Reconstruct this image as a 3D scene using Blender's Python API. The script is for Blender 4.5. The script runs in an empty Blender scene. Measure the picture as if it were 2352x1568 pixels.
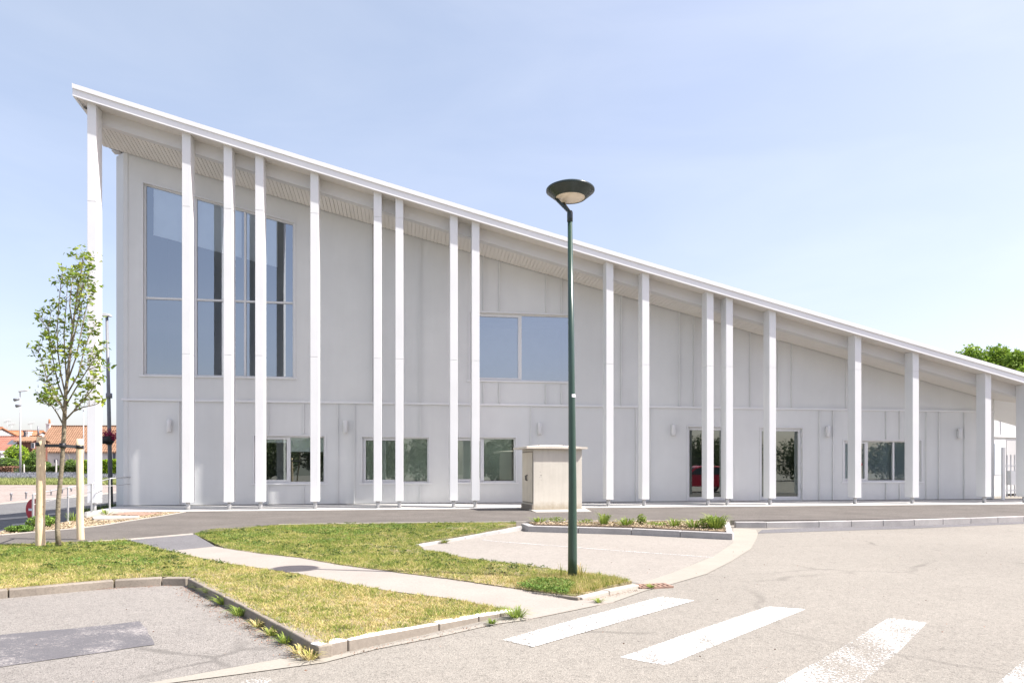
import bpy, bmesh, math, random
import numpy as np
from mathutils import Vector, Matrix
from mathutils.geometry import tessellate_polygon
random.seed(7); np.random.seed(7)
S = bpy.context.scene
C = S.collection
# ------------------------------------------------------------------ camera, sky, sun, exposure
CX, HZ, F, H = 1176.0, 1075.0, 1568.0, 1.35      # measured in the photograph at 2352 x 1568
cd = bpy.data.cameras.new('camera'); cam = bpy.data.objects.new('camera', cd); C.objects.link(cam)
cam.location = (0, 0, H); cam.rotation_euler = (math.pi/2, 0, 0)
cd.sensor_width = 36; cd.lens = 24; cd.shift_y = 0.1237; cd.clip_end = 3000; cd.clip_start = 0.05
S.camera = cam
S.render.resolution_x = 1024; S.render.resolution_y = 682
SUN = Vector((3.25, -0.50, 4.31)).normalized()
w = bpy.data.worlds.new("World"); S.world = w; w.use_nodes = True
wn = w.node_tree; wn.nodes.clear()
sky = wn.nodes.new('ShaderNodeTexSky'); sky.sky_type = 'NISHITA'; sky.sun_disc = False
sky.sun_elevation = math.asin(SUN.z); sky.sun_rotation = math.atan2(SUN.x, SUN.y)
sky.air_density = 1.0; sky.dust_density = 2.2; sky.ozone_density = 1.0; sky.altitude = 20
bg = wn.nodes.new('ShaderNodeBackground'); bg.inputs[1].default_value = 0.117
wo = wn.nodes.new('ShaderNodeOutputWorld')
# thin high haze whitens the whole sky
hz = wn.nodes.new('ShaderNodeMix'); hz.data_type = 'RGBA'; hz.blend_type = 'MULTIPLY'; hz.inputs[0].default_value = 1; hz.inputs[7].default_value = (.88, .73, .82, 1)
ha = wn.nodes.new('ShaderNodeMix'); ha.data_type = 'RGBA'; ha.blend_type = 'ADD'; ha.inputs[0].default_value = 1; ha.inputs[7].default_value = (1.34, 1.30, 1.22, 1)
tc = wn.nodes.new('ShaderNodeTexCoord'); mpw = wn.nodes.new('ShaderNodeMapping'); mpw.inputs['Scale'].default_value = (1, 1, 3.5)
nw = wn.nodes.new('ShaderNodeTexNoise'); nw.inputs['Scale'].default_value = 2.1; nw.inputs['Detail'].default_value = 7; nw.inputs['Roughness'].default_value = .55; nw.inputs['Distortion'].default_value = .5
rw = wn.nodes.new('ShaderNodeValToRGB'); rw.color_ramp.elements[0].position = .42; rw.color_ramp.elements[0].color = (1.14, 1.36, 1.22, 1); rw.color_ramp.elements[1].position = .72; rw.color_ramp.elements[1].color = (1.46, 1.64, 1.42, 1)
wn.links.new(tc.outputs['Generated'], mpw.inputs[0]); wn.links.new(mpw.outputs[0], nw.inputs['Vector']); wn.links.new(nw.outputs['Fac'], rw.inputs[0]); wn.links.new(rw.outputs[0], ha.inputs[7])
wn.links.new(sky.outputs[0], hz.inputs[6]); wn.links.new(hz.outputs[2], ha.inputs[6]); wn.links.new(ha.outputs[2], bg.inputs[0]); wn.links.new(bg.outputs[0], wo.inputs[0])
sd = bpy.data.lights.new('sun', 'SUN'); sd.energy = 5.0; sd.angle = math.radians(0.53); sd.color = (1.0, 0.955, 0.9)
so = bpy.data.objects.new('sun', sd); C.objects.link(so)
so.rotation_euler = (-SUN).to_track_quat('-Z', 'Y').to_euler(); so.location = (20, -10, 30)
S.view_settings.view_transform = 'Standard'; S.view_settings.look = 'None'
S.view_settings.exposure = 1.0; S.view_settings.gamma = 1

# ------------------------------------------------------------------ pixel to place
def G(x, y, z=0.0):
    Y = F*(H-z)/(y-HZ); return Vector(((x-CX)/F*Y, Y, z))
def P(x, y, Y):
    return Vector(((x-CX)/F*Y, Y, H-(y-HZ)/F*Y))
PL = Vector((-12.373, 21.75, 0)); PR = Vector((17.85, 26.3, 0))
TH = math.atan2(PR.y-PL.y, PR.x-PL.x)
E = Vector((math.cos(TH), math.sin(TH), 0)); N = Vector((math.sin(TH), -math.cos(TH), 0))
def W(x, y, v=0.0):
    d = Vector(((x-CX)/F, 1, -(y-HZ)/F)); o = Vector((0, 0, H))
    t = (v-(o-PL).dot(N))/d.dot(N); p = o+d*t
    return (p-PL).dot(E), p.z
def B3(u, v, z):            # building plan -> world
    q = PL+E*u+N*v; return Vector((q.x, q.y, z))
# ------------------------------------------------------------------ objects
def tag(o, label=None, cat=None, group=None, kind=None):
    if label: o['label'] = label
    if cat: o['category'] = cat
    if group: o['group'] = group
    if kind: o['kind'] = kind
    return o
def empty(name, loc=(0, 0, 0), rz=0, **k):
    o = bpy.data.objects.new(name, None); C.objects.link(o); o.location = loc; o.rotation_euler = (0, 0, rz)
    o.empty_display_size = 0.2
    return tag(o, **k)
class MB:
    def __init__(s): s.v = []; s.f = []; s.sm = []
    def add(s, vs, fs, smooth=False):
        b = len(s.v); s.v += [tuple(p) for p in vs]
        for f in fs: s.f.append(tuple(b+i for i in f)); s.sm.append(smooth)
    def box(s, x0, x1, y0, y1, z0, z1):
        x0, x1 = min(x0, x1), max(x0, x1); y0, y1 = min(y0, y1), max(y0, y1)
        s.hexa([(x0, y0, z0), (x1, y0, z0), (x1, y1, z0), (x0, y1, z0), (x0, y0, z1), (x1, y0, z1), (x1, y1, z1), (x0, y1, z1)])
    def hexa(s, p):
        s.add(p, [(3, 2, 1, 0), (4, 5, 6, 7), (0, 1, 5, 4), (1, 2, 6, 5), (2, 3, 7, 6), (3, 0, 4, 7)])
    def bar(s, a, b, w, h, up=Vector((0, 0, 1))):
        a = Vector(a); b = Vector(b); d = (b-a).normalized()
        r = d.cross(up).normalized()*w/2; u = r.cross(d).normalized()*h/2
        s.hexa([a-r-u, a+r-u, b+r-u, b-r-u, a-r+u, a+r+u, b+r+u, b-r+u])
    def tube(s, pts, rad, n=10, caps=True):
        pts = [Vector(p) for p in pts]
        if not hasattr(rad, '__len__'): rad = [rad]*len(pts)
        vs = []; pr = None
        for i, p in enumerate(pts):
            d = (pts[min(i+1, len(pts)-1)]-pts[max(i-1, 0)]).normalized()
            if pr is None:
                pr = Vector((1, 0, 0)) if abs(d.x) < .9 else Vector((0, 1, 0))
            x = (pr-d*pr.dot(d)).normalized(); pr = x; y = d.cross(x)
            for k in range(n):
                a = 2*math.pi*k/n; vs.append(p+(x*math.cos(a)+y*math.sin(a))*rad[i])
        fs = [(i*n+k, i*n+(k+1) % n, (i+1)*n+(k+1) % n, (i+1)*n+k) for i in range(len(pts)-1) for k in range(n)]
        s.add(vs, fs, True)
        if caps:
            b = len(s.v)-len(vs)
            s.f.append(tuple(b+k for k in reversed(range(n)))); s.sm.append(False)
            s.f.append(tuple(b+(len(pts)-1)*n+k for k in range(n))); s.sm.append(False)
    def lathe(s, prof, n=32, c=(0, 0, 0)):
        vs = []; 
        for r, z in prof:
            for k in range(n):
                a = 2*math.pi*k/n; vs.append((c[0]+r*math.cos(a), c[1]+r*math.sin(a), c[2]+z))
        fs = [(i*n+k, i*n+(k+1) % n, (i+1)*n+(k+1) % n, (i+1)*n+k) for i in range(len(prof)-1) for k in range(n)]
        s.add(vs, fs, True)
    def sweep(s, sec, us, closed=True, caps=True):        # sec(u) -> [(x,y,z)...]
        n = None; vs = []
        for u in us:
            q = sec(u); n = len(q); vs += q
        m = n if closed else n-1
        fs = [(i*n+k, (i+1)*n+k, (i+1)*n+(k+1) % n, i*n+(k+1) % n) for i in range(len(us)-1) for k in range(m)]
        if caps and closed: fs += [tuple(range(n)), tuple(reversed(range((len(us)-1)*n, len(us)*n)))]
        s.add(vs, fs)
    def poly(s, loops, top_off=0, bottom=None):           # loops of 3-D points, seen from above
        tri = tessellate_polygon([[Vector((p[0], p[1], 0)) for p in l] for l in loops])
        flat = [p for l in loops for p in l]
        fs = []
        for t in tri:
            a, b, c = [Vector(flat[i][:3]) for i in t]
            fs.append(t if (b-a).cross(c-a).z > 0 else (t[0], t[2], t[1]))
        s.add(flat, fs)
        if bottom is not None:
            for l in loops:
                n = len(l); vs = list(l)+[(p[0], p[1], bottom) for p in l]
                s.add(vs, [(i, (i+1) % n, n+(i+1) % n, n+i) for i in range(n)])
    def build(s, name, mat, parent=None, bevel=0, origin=None, seg=2):
        me = bpy.data.meshes.new(name)
        vs = s.v
        if origin is not None: vs = [(a-origin[0], b-origin[1], c-origin[2]) for a, b, c in vs]
        me.from_pydata(vs, [], s.f); me.polygons.foreach_set('use_smooth', s.sm)
        me.materials.append(mat)
        bm = bmesh.new(); bm.from_mesh(me); bmesh.ops.recalc_face_normals(bm, faces=bm.faces) if not getattr(s, 'keep', False) else None
        bm.to_mesh(me); bm.free(); me.update()
        o = bpy.data.objects.new(name, me); C.objects.link(o)
        if origin is not None: o.location = origin
        if parent: o.parent = parent
        if bevel:
            m = o.modifiers.new('bevel', 'BEVEL'); m.width = bevel; m.segments = seg; m.limit_method = 'ANGLE'; m.angle_limit = .7
        return o
def mesh_np(name, V, Fc, mat, parent=None):
    me = bpy.data.meshes.new(name); k = Fc.shape[1]
    me.vertices.add(len(V)); me.vertices.foreach_set('co', V.astype(np.float32).ravel())
    me.loops.add(Fc.size); me.loops.foreach_set('vertex_index', Fc.astype(np.int32).ravel())
    me.polygons.add(len(Fc)); me.polygons.foreach_set('loop_start', np.arange(0, Fc.size, k, dtype=np.int32))
    me.update(calc_edges=True); me.materials.append(mat)
    o = bpy.data.objects.new(name, me); C.objects.link(o)
    if parent: o.parent = parent
    return o
def copy_tree(o, parent=None):
    c = o.copy(); C.objects.link(c)
    if parent: c.parent = parent
    for ch in list(o.children): copy_tree(ch, c)
    return c
# ------------------------------------------------------------------ materials
class NT:
    def __init__(s, name):
        s.m = bpy.data.materials.new(name); s.m.use_nodes = True; s.t = s.m.node_tree; s.b = s.t.nodes['Principled BSDF']
        s.out = s.t.nodes['Material Output']
        s.geo = s.t.nodes.new('ShaderNodeNewGeometry')
    def n(s, ty, **k):
        x = s.t.nodes.new(ty)
        for a, b in k.items(): setattr(x, a, b)
        return x
    def l(s, a, b): s.t.links.new(a, b)
    def noise(s, sc, det=4, rough=.6, vec=None, dist=0):
        x = s.n('ShaderNodeTexNoise'); x.inputs['Scale'].default_value = sc; x.inputs['Detail'].default_value = det
        x.inputs['Roughness'].default_value = rough; x.inputs['Distortion'].default_value = dist
        s.l(vec or s.geo.outputs['Position'], x.inputs['Vector']); return x.outputs['Fac']
    def vor(s, sc, feature='F1', vec=None):
        x = s.n('ShaderNodeTexVoronoi', feature=feature); x.inputs['Scale'].default_value = sc
        s.l(vec or s.geo.outputs['Position'], x.inputs['Vector']); return x
    def ramp(s, fac, stops, interp='LINEAR'):
        r = s.n('ShaderNodeValToRGB'); e = r.color_ramp.elements; r.color_ramp.interpolation = interp
        while len(e) < len(stops): e.new(.5)
        for i, (p, c) in enumerate(stops):
            e[i].position = p; e[i].color = (c, c, c, 1) if not hasattr(c, '__len__') else (*c, 1)
        s.l(fac, r.inputs[0]); return r.outputs[0]
    def mix(s, fac, a, b, mode='MIX'):
        m = s.n('ShaderNodeMix', data_type='RGBA', blend_type=mode)
        for so_, i in ((fac, 0), (a, 6), (b, 7)):
            if hasattr(so_, 'is_output'): s.l(so_, m.inputs[i])
            elif hasattr(so_, '__len__'): m.inputs[i].default_value = (*so_, 1)
            else: m.inputs[i].default_value = so_
        return m.outputs[2]
    def bump(s, h, st=.3, d=.01):
        b = s.n('ShaderNodeBump'); b.inputs['Strength'].default_value = st; b.inputs['Distance'].default_value = d
        s.l(h, b.inputs['Height']); s.l(b.outputs[0], s.b.inputs['Normal'])
    def math(s, op, a, b=None):
        m = s.n('ShaderNodeMath', operation=op)
        for i, q in enumerate((a, b)):
            if q is None: continue
            if hasattr(q, 'is_output'): s.l(q, m.inputs[i])
            else: m.inputs[i].default_value = q
        return m.outputs[0]
    def set(s, rough=.6, metal=0, spec=.5):
        s.b.inputs['Roughness'].default_value = rough; s.b.inputs['Metallic'].default_value = metal
        s.b.inputs['Specular IOR Level'].default_value = spec
    def col(s, c):
        if hasattr(c, 'is_output'): s.l(c, s.b.inputs['Base Color'])
        else: s.b.inputs['Base Color'].default_value = (*c, 1)
def simple(name, c, rough=.6, var=.12, sc=3.0, metal=0, bump=0, bsc=80, spec=.5):
    t = NT(name); t.set(rough, metal, spec)
    f = t.noise(sc, 5)
    a = tuple(max(0, x*(1-var)) for x in c); b = tuple(min(1, x*(1+var)) for x in c)
    t.col(t.mix(t.ramp(f, [(.3, 0), (.7, 1)]), a, b))
    if bump: t.bump(t.noise(bsc, 3), bump)
    return t.m
def asphalt(name, c, patch=.16, stones=(.55, 1.25), sc=85, big=.35, crack=0, bump=.5):
    t = NT(name); t.set(.92, 0, .2)
    v = t.vor(sc); sep = t.n('ShaderNodeSeparateColor'); t.l(v.outputs['Color'], sep.inputs[0])
    st = t.ramp(sep.outputs[0], [(0, stones[0]), (.18, .86), (.75, 1.0), (1, stones[1])])
    v2 = t.vor(sc*.37); s2 = t.n('ShaderNodeSeparateColor'); t.l(v2.outputs['Color'], s2.inputs[0])
    st2 = t.ramp(s2.outputs[1], [(0, .8), (.12, .95), (1, 1.04)])
    b1 = t.ramp(t.noise(big, 6, .65), [(.25, 1-patch), (.75, 1+patch)])
    b2 = t.ramp(t.noise(7, 4, .7), [(.3, .94), (.7, 1.06)])
    x = t.mix(1, (*c,), st, 'MULTIPLY'); x = t.mix(1, x, st2, 'MULTIPLY'); x = t.mix(1, x, b1, 'MULTIPLY'); x = t.mix(1, x, b2, 'MULTIPLY')
    if crack:
        wv = t.n('ShaderNodeMix', data_type='VECTOR'); nc = t.n('ShaderNodeTexNoise'); nc.inputs['Scale'].default_value = 1.6; nc.inputs['Detail'].default_value = 6
        t.l(t.geo.outputs['Position'], nc.inputs['Vector']); wv.inputs[0].default_value = .28
        t.l(t.geo.outputs['Position'], wv.inputs[4]); t.l(nc.outputs['Color'], wv.inputs[5])
        ve = t.vor(.42, 'DISTANCE_TO_EDGE', wv.outputs[1])
        line = t.ramp(ve.outputs['Distance'], [(.0, 1), (.006, .9), (.014, 0)]); msk = t.ramp(t.noise(.5, 3), [(.5, 0), (.62, 1)])
        x = t.mix(t.math('MULTIPLY', t.math('MULTIPLY', line, msk), crack), x, tuple(q*.45 for q in c))
        st_ = t.ramp(t.noise(1.9, 7, .62, None, .6), [(.60, 0), (.72, .28)]); x = t.mix(st_, x, tuple(q*.62 for q in c))
    t.col(x); t.bump(v.outputs['Distance'], bump, .006); return t.m
M = {}
M['road'] = asphalt('pale worn asphalt', (0.262, 0.243, 0.211), .09, (.58, 1.16), sc=130, crack=.55)
M['bay'] = asphalt('parking bay asphalt', (0.243, 0.227, 0.206), .12, (.5, 1.22), sc=130, crack=.6)
M['bay_right'] = asphalt('pale bay surfacing', (0.292, 0.269, 0.238), .08, (.8, 1.1), sc=120, bump=.3)
M['patch'] = None
M['path_dark'] = asphalt('new dark asphalt path', (0.130, 0.118, 0.106), .2, (.7, 1.4), sc=130, big=.9, bump=.25)
M['path_patch'] = asphalt('grey asphalt patch', (0.158, 0.154, 0.158), .15, (.7, 1.2), sc=120)
M['street'] = asphalt('street asphalt', (0.16, 0.157, 0.155), .12, sc=30)
M['sidewalk'] = asphalt('pinkish paving', (0.315, 0.262, 0.232), .08, (.9, 1.1), sc=10)
t = NT('worn tar patch'); t.set(.9, 0, .2)
mp = t.n('ShaderNodeMapping'); t.l(t.geo.outputs['Position'], mp.inputs[0]); mp.inputs['Scale'].default_value = (1, 2.2, 1)
nz = t.noise(34, 6, .75, mp.outputs[0], 1.0); nb = t.noise(2.2, 3)
mm = t.math('ADD', nz, t.math('MULTIPLY', t.math('SUBTRACT', nb, .5), .6))
t.col(t.mix(t.ramp(mm, [(.555, 0), (.62, 1)]), t.mix(t.noise(60, 3), (.08, .078, .085), (.16, .155, .16)), (.30, .28, .265))); t.bump(nz, .4, .01)
M['patch'] = t.m
def concrete(name, c, var=.14, dirt=.5, bsc=60):
    t = NT(name); t.set(.88, 0, .25)
    f = t.noise(1.3, 8, .7); f2 = t.noise(45, 4, .7)
    x = t.mix(t.ramp(f, [(.3, 0), (.72, 1)]), tuple(q*(1-var) for q in c), tuple(min(1, q*(1+var*.6)) for q in c))
    x = t.mix(1, x, t.ramp(f2, [(.25, 1-dirt*.35), (.5, 1), (.8, 1.08)]), 'MULTIPLY')
    t.col(x); t.bump(t.noise(bsc, 4, .7), .35, .006); return t.m
M['concrete'] = concrete('pale concrete', (0.416, 0.392, 0.352))
M['gutter'] = concrete('concrete gutter', (0.305, 0.282, 0.24), .08, .3)
M['footpath'] = concrete('old concrete path', (0.31, 0.278, 0.245), .10, .5)
M['kerb'] = concrete('weathered kerb stone', (0.265, 0.232, 0.19), .35, .9, 40)
M['kerb_new'] = concrete('grey precast kerb', (0.4, 0.385, 0.37), .25, .5, 40)
M['edging'] = concrete('pale edging', (0.4, 0.37, 0.325), .12, .4)
M['plinth'] = concrete('pale plinth', (0.527, 0.518, 0.493), .06, .2)
t = NT('kerb with worn white paint'); t.set(.8, 0, .3)
sep = t.n('ShaderNodeSeparateXYZ'); t.l(t.geo.outputs['Normal'], sep.inputs[0])
nn = t.noise(11, 6, .75)
k = t.math('ADD', t.math('MULTIPLY', sep.outputs[2], .75), t.math('MULTIPLY', t.math('SUBTRACT', nn, .5), .9))
t.col(t.mix(t.ramp(k, [(.28, 0), (.36, 1)]), t.mix(t.noise(30, 5), (.19, .165, .135), (.30, .265, .22)), t.mix(t.noise(50, 4), (.66, .65, .62), (.8, .8, .78))))
t.bump(nn, .5, .008); M['kerb_paint'] = t.m
def paint(name, lo=.40, hi=.5, c=(.86, .86, .85), sc=55):
    t = NT(name); t.set(.7, 0, .3); t.col(c)
    mp = t.n('ShaderNodeMapping'); t.l(t.geo.outputs['Position'], mp.inputs[0]); mp.inputs['Rotation'].default_value = (0, 0, .75); mp.inputs['Scale'].default_value = (1, .35, 1)
    a = t.noise(sc, 6, .8); b = t.noise(2.4, 4, .6, mp.outputs[0])
    f = t.ramp(t.math('ADD', t.math('MULTIPLY', a, .74), t.math('MULTIPLY', b, .26)), [(lo, 0), (hi, 1)])
    tr = t.n('ShaderNodeBsdfTransparent'); mx = t.n('ShaderNodeMixShader')
    t.l(f, mx.inputs[0]); t.l(tr.outputs[0], mx.inputs[1]); t.l(t.b.outputs[0], mx.inputs[2]); t.l(mx.outputs[0], t.out.inputs[0]); return t.m
M['zebra'] = paint('worn white road paint', .462, .525)
M['zebra_worn'] = paint('very worn white road paint', .50, .575)
M['line'] = paint('faint bay line paint', .44, .60, (.68, .67, .65))
# building
def metal(name, c, rough=.42, var=.03, wave=True, spec=.4, streak=0):
    t = NT(name); t.set(rough, 0, spec)
    t.col(t.mix(t.ramp(t.noise(.8, 5), [(.3, 0), (.7, 1)]), tuple(q*(1-var) for q in c), tuple(min(1, q*(1+var)) for q in c)))
    if wave: t.bump(t.noise(1.1, 2, .4), .12, .05)
    if streak:
        mp = t.n('ShaderNodeMapping'); t.l(t.geo.outputs['Position'], mp.inputs[0]); mp.inputs['Scale'].default_value = (2.2, 2.2, .22)
        base = t.b.inputs['Base Color'].links[0].from_socket
        sz = t.n('ShaderNodeSeparateXYZ'); t.l(t.geo.outputs['Position'], sz.inputs[0])
        low = t.ramp(t.math('ADD', sz.outputs[2], t.math('MULTIPLY', t.noise(5, 4), .5)), [(.35, 1-streak*2.2), (.95, 1)])
        x = t.mix(1, base, t.ramp(t.noise(1.4, 6, .65, mp.outputs[0]), [(.3, 1-streak), (.62, 1)]), 'MULTIPLY'); t.col(t.mix(1, x, low, 'MULTIPLY'))
    return t.m
M['white'] = metal('white coated column cladding', (.73, .735, .728), .4, streak=.025)
M['clad'] = metal('light grey facade cladding', (0.65, 0.655, 0.642), .5, .035, streak=.028)
M['frame'] = metal('light grey window frame', (.66, .66, .66), .35, wave=False)
M['trim'] = metal('pale facade trim', (.72, .72, .72), .4, wave=False)
M['fascia'] = metal('white roof fascia', (.79, .79, .785), .4)
M['soffit'] = metal('cream soffit boards', (0.68, 0.65, 0.6), .55, wave=False)
M['beam'] = metal('pale edge beam', (.60, .59, .57), .45, wave=False)
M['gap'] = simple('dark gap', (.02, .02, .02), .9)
M['steel'] = simple('galvanised steel', (.42, .42, .42), .5, .15, 8, .35)
M['steel_dark'] = simple('grey painted steel pole', (.20, .205, .22), .45, .12, 6)
M['steel_pale'] = simple('pale painted steel pole', (.42, .42, .42), .45, .1, 4)
M['room'] = simple('dim room wall', (.30, .32, .33), .9, .15, .8)
M['room_dark'] = simple('dark room wall', (.10, .11, .13), .9, .15, .8)
M['blind'] = simple('white roller blind', (.92, .94, .94), .8, .03)
M['screen'] = simple('grey green screen', (.62, .66, .58), .8, .1, 1.2)
M['slat'] = simple('grey blind slats', (.62, .7, .78), .6, .03)
def glass(name, refl, tint, gc=(1, 1, 1)):
    t = NT(name); gl = t.n('ShaderNodeBsdfGlossy'); gl.inputs['Roughness'].default_value = .0; gl.inputs['Color'].default_value = (*gc, 1)
    tr = t.n('ShaderNodeBsdfTransparent'); tr.inputs[0].default_value = (*tint, 1)
    lw = t.n('ShaderNodeLayerWeight'); lw.inputs[0].default_value = .5
    f = t.math('ADD', t.math('MULTIPLY', lw.outputs['Fresnel'], .9), refl)
    b = t.n('ShaderNodeBump'); b.inputs['Strength'].default_value = .04; b.inputs['Distance'].default_value = .02
    t.l(t.noise(.9, 2), b.inputs['Height']); t.l(b.outputs[0], gl.inputs['Normal'])
    mx = t.n('ShaderNodeMixShader'); t.l(f, mx.inputs[0]); t.l(tr.outputs[0], mx.inputs[1]); t.l(gl.outputs[0], mx.inputs[2]); t.l(mx.outputs[0], t.out.inputs[0]); return t.m
M['glass_up'] = glass('blue reflective glazing', .26, (.97, .99, 1), (.86, .93, 1.0))
M['glass_low'] = glass('clear reflective glazing', .11, (.94, .98, .95), (.9, 1, .95))
# lamp, cabinet etc
M['green'] = simple('dark green pole paint', (.028, .062, .045), .28, .12, 5, 0, 0, 80, .6)
M['lamp_dark'] = simple('black green lamp housing', (.018, .03, .028), .25, .2, 8)
M['lamp_glass'] = simple('cream lamp diffuser', (.72, .63, .52), .35, .08, 5)
M['cab'] = concrete('rough cream render', (0.541, 0.484, 0.394), .08, .35, 90)
t = NT('stained cream render'); t.set(.9, 0, .2)
sz = t.n('ShaderNodeSeparateXYZ'); t.l(t.geo.outputs['Position'], sz.inputs[0])
x = t.mix(t.ramp(t.noise(1.6, 7, .7), [(.3, 0), (.7, 1)]), (.50, .47, .405), (.57, .54, .47))
zz = t.math('ADD', sz.outputs[2], t.math('MULTIPLY', t.noise(4, 6, .7), .5))
x = t.mix(1, x, t.ramp(zz, [(.36, (.66, .6, .5)), (.62, (1, 1, 1)), (2.0, (1, 1, 1))]), 'MULTIPLY')
mp = t.n('ShaderNodeMapping'); t.l(t.geo.outputs['Position'], mp.inputs[0]); mp.inputs['Scale'].default_value = (7, 7, .5)
x = t.mix(1, x, t.ramp(t.noise(1.5, 6, .7, mp.outputs[0]), [(.3, .92), (.55, 1)]), 'MULTIPLY')
x = t.mix(t.ramp(t.noise(22, 4, .7), [(.68, 0), (.74, .5)]), x, (.3, .27, .22))
t.col(x); t.bump(t.noise(70, 5, .75), .6, .01); M['cab'] = t.m
M['cab_roof'] = concrete('stained concrete roof slab', (.6, .55, .47), .2, .9, 60)
M['cab_door'] = simple('cream metal door', (0.527, 0.468, 0.365), .5, .06, 2)
M['black'] = simple('black metal', (.02, .02, .022), .45)
M['sticker'] = simple('white sticker', (.8, .8, .82), .5, .02)
M['wood'] = None
t = NT('peeled chestnut stake'); t.set(.75, 0, .3)
mp = t.n('ShaderNodeMapping'); t.l(t.geo.outputs['Position'], mp.inputs[0]); mp.inputs['Scale'].default_value = (9, 9, 1.4)
mp2 = t.n('ShaderNodeMapping'); t.l(t.geo.outputs['Position'], mp2.inputs[0]); mp2.inputs['Scale'].default_value = (5, 5, 3.2)
x = t.mix(t.ramp(t.noise(3, 6, .65, mp.outputs[0]), [(.35, 0), (.7, 1)]), (.60, .46, .29), (.78, .64, .44))
x = t.mix(t.ramp(t.noise(2.2, 5, .6, mp2.outputs[0]), [(.62, 0), (.72, 1)]), x, (.34, .2, .10))
t.col(x); t.bump(t.noise(3, 5, .6, mp.outputs[0]), .4, .01); M['wood'] = t.m
t = NT('young tree bark'); t.set(.85, 0, .3)
mp = t.n('ShaderNodeMapping'); t.l(t.geo.outputs['Position'], mp.inputs[0]); mp.inputs['Scale'].default_value = (14, 14, 30)
t.col(t.mix(t.ramp(t.noise(1.6, 6, .7, mp.outputs[0]), [(.3, 0), (.7, 1)]), (.085, .072, .05), (.34, .29, .2))); t.bump(t.noise(2, 5, .7, mp.outputs[0]), .5, .01); M['bark'] = t.m
M['rubber'] = simple('black rubber strap', (.025, .025, .028), .5)
def foliage(name, cols, patch=1.2, trans=.25, rough=.6):
    t = NT(name); t.set(rough, 0, .3)
    st = [(i/(len(cols)-1), c) for i, c in enumerate(cols)]
    r = t.math('ADD', t.math('MULTIPLY', t.geo.outputs['Random Per Island'], .62), t.math('MULTIPLY', t.math('SUBTRACT', t.noise(patch, 3, .6), .3), .95))
    c = t.ramp(r, st); t.col(c)
    if trans:
        tl = t.n('ShaderNodeBsdfTranslucent'); mx = t.n('ShaderNodeMixShader'); mx.inputs[0].default_value = trans
        t.l(c, tl.inputs[0]); t.l(t.b.outputs[0], mx.inputs[1]); t.l(tl.outputs[0], mx.inputs[2]); t.l(mx.outputs[0], t.out.inputs[0])
    return t.m
M['leaf'] = foliage('young tree leaves', [(.05, .10, .02), (.14, .22, .03), (.26, .33, .04), (.42, .44, .07)], 2, .35)
M['leaf_tree'] = foliage('bright tree foliage', [(.06, .12, .02), (.15, .25, .03), (.27, .40, .05), (.42, .52, .09)], .5, .35)
M['leaf_hedge'] = foliage('hedge foliage', [(.03, .055, .015), (.06, .10, .02), (.11, .16, .03)], .5, .15)
M['leaf_lime'] = foliage('lime hedge foliage', [(.16, .26, .02), (.25, .38, .02), (.36, .48, .04)], .6, .2)
M['leaf_bush'] = foliage('bush foliage', [(.07, .13, .03), (.13, .23, .04), (.26, .36, .06)], .8, .2)
M['leaf_plant'] = foliage('planter plant leaves', [(.12, .19, .04), (.21, .29, .05), (.36, .42, .08)], 3, .3)
M['leaf_brown'] = foliage('brown hedge twigs', [(.10, .06, .04), (.25, .14, .09), (.35, .2, .14)], .8, 0)
M['leaf_far'] = foliage('muted foliage', [(.05, .07, .035), (.09, .12, .05), (.16, .19, .09)], .5, .15)
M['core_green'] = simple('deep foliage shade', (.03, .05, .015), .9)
M['lavender'] = foliage('lavender stalks', [(.13, .15, .12), (.21, .22, .25), (.30, .30, .35)], .6, 0)
M['verge'] = foliage('roadside weeds', [(.13, .17, .05), (.24, .28, .09), (.42, .42, .17)], .6, .1)
def grassmat(name, blade):
    t = NT(name); t.set(.75, 0, .2)
    sp = t.n('ShaderNodeSeparateXYZ'); t.l(t.geo.outputs['Position'], sp.inputs[0])
    far = t.ramp(t.math('DIVIDE', sp.outputs[1], 16), [(.28, 0), (.46, .12), (.60, .8), (.9, 1)])
    nz = t.ramp(t.noise(1.1, 5, .65), [(.3, -.0), (.7, 1)]); nz2 = t.noise(4.5, 4, .6)
    r = t.geo.outputs['Random Per Island']
    g = t.math('ADD', t.math('MULTIPLY', far, .36), t.math('ADD', t.math('MULTIPLY', nz, .42), t.math('MULTIPLY', t.math('ADD', t.math('SUBTRACT', nz2, .42), t.math('MULTIPLY', t.math('SUBTRACT', t.noise(13, 4, .7), .5), 1.3)), 1.0)))
    if blade: g = t.math('ADD', g, t.math('MULTIPLY', t.math('SUBTRACT', r, .5), .75))
    if blade: st = [(.05, (.62, .50, .25)), (.25, (.50, .44, .17)), (.45, (.36, .37, .09)), (.68, (.21, .28, .05)), (.95, (.11, .17, .035))]
    else: st = [(.1, (.38, .31, .19)), (.4, (.26, .22, .12)), (.7, (.16, .15, .07)), (1, (.10, .10, .04))]
    c = t.ramp(g, st)
    if not blade:
        c = t.mix(t.ramp(t.noise(1.7, 4, .6), [(.6, 0), (.72, .55)]), c, (.42, .36, .27))
        t.bump(t.noise(70, 5, .7), .8, .03)
    t.col(c)
    if blade:
        tl = t.n('ShaderNodeBsdfTranslucent'); mx = t.n('ShaderNodeMixShader'); mx.inputs[0].default_value = .3
        t.l(c, tl.inputs[0]); t.l(t.b.outputs[0], mx.inputs[1]); t.l(tl.outputs[0], mx.inputs[2]); t.l(mx.outputs[0], t.out.inputs[0])
    return t.m
M['grass'] = grassmat('lawn blades', True); M['turf'] = grassmat('dry turf soil', False)
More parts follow.
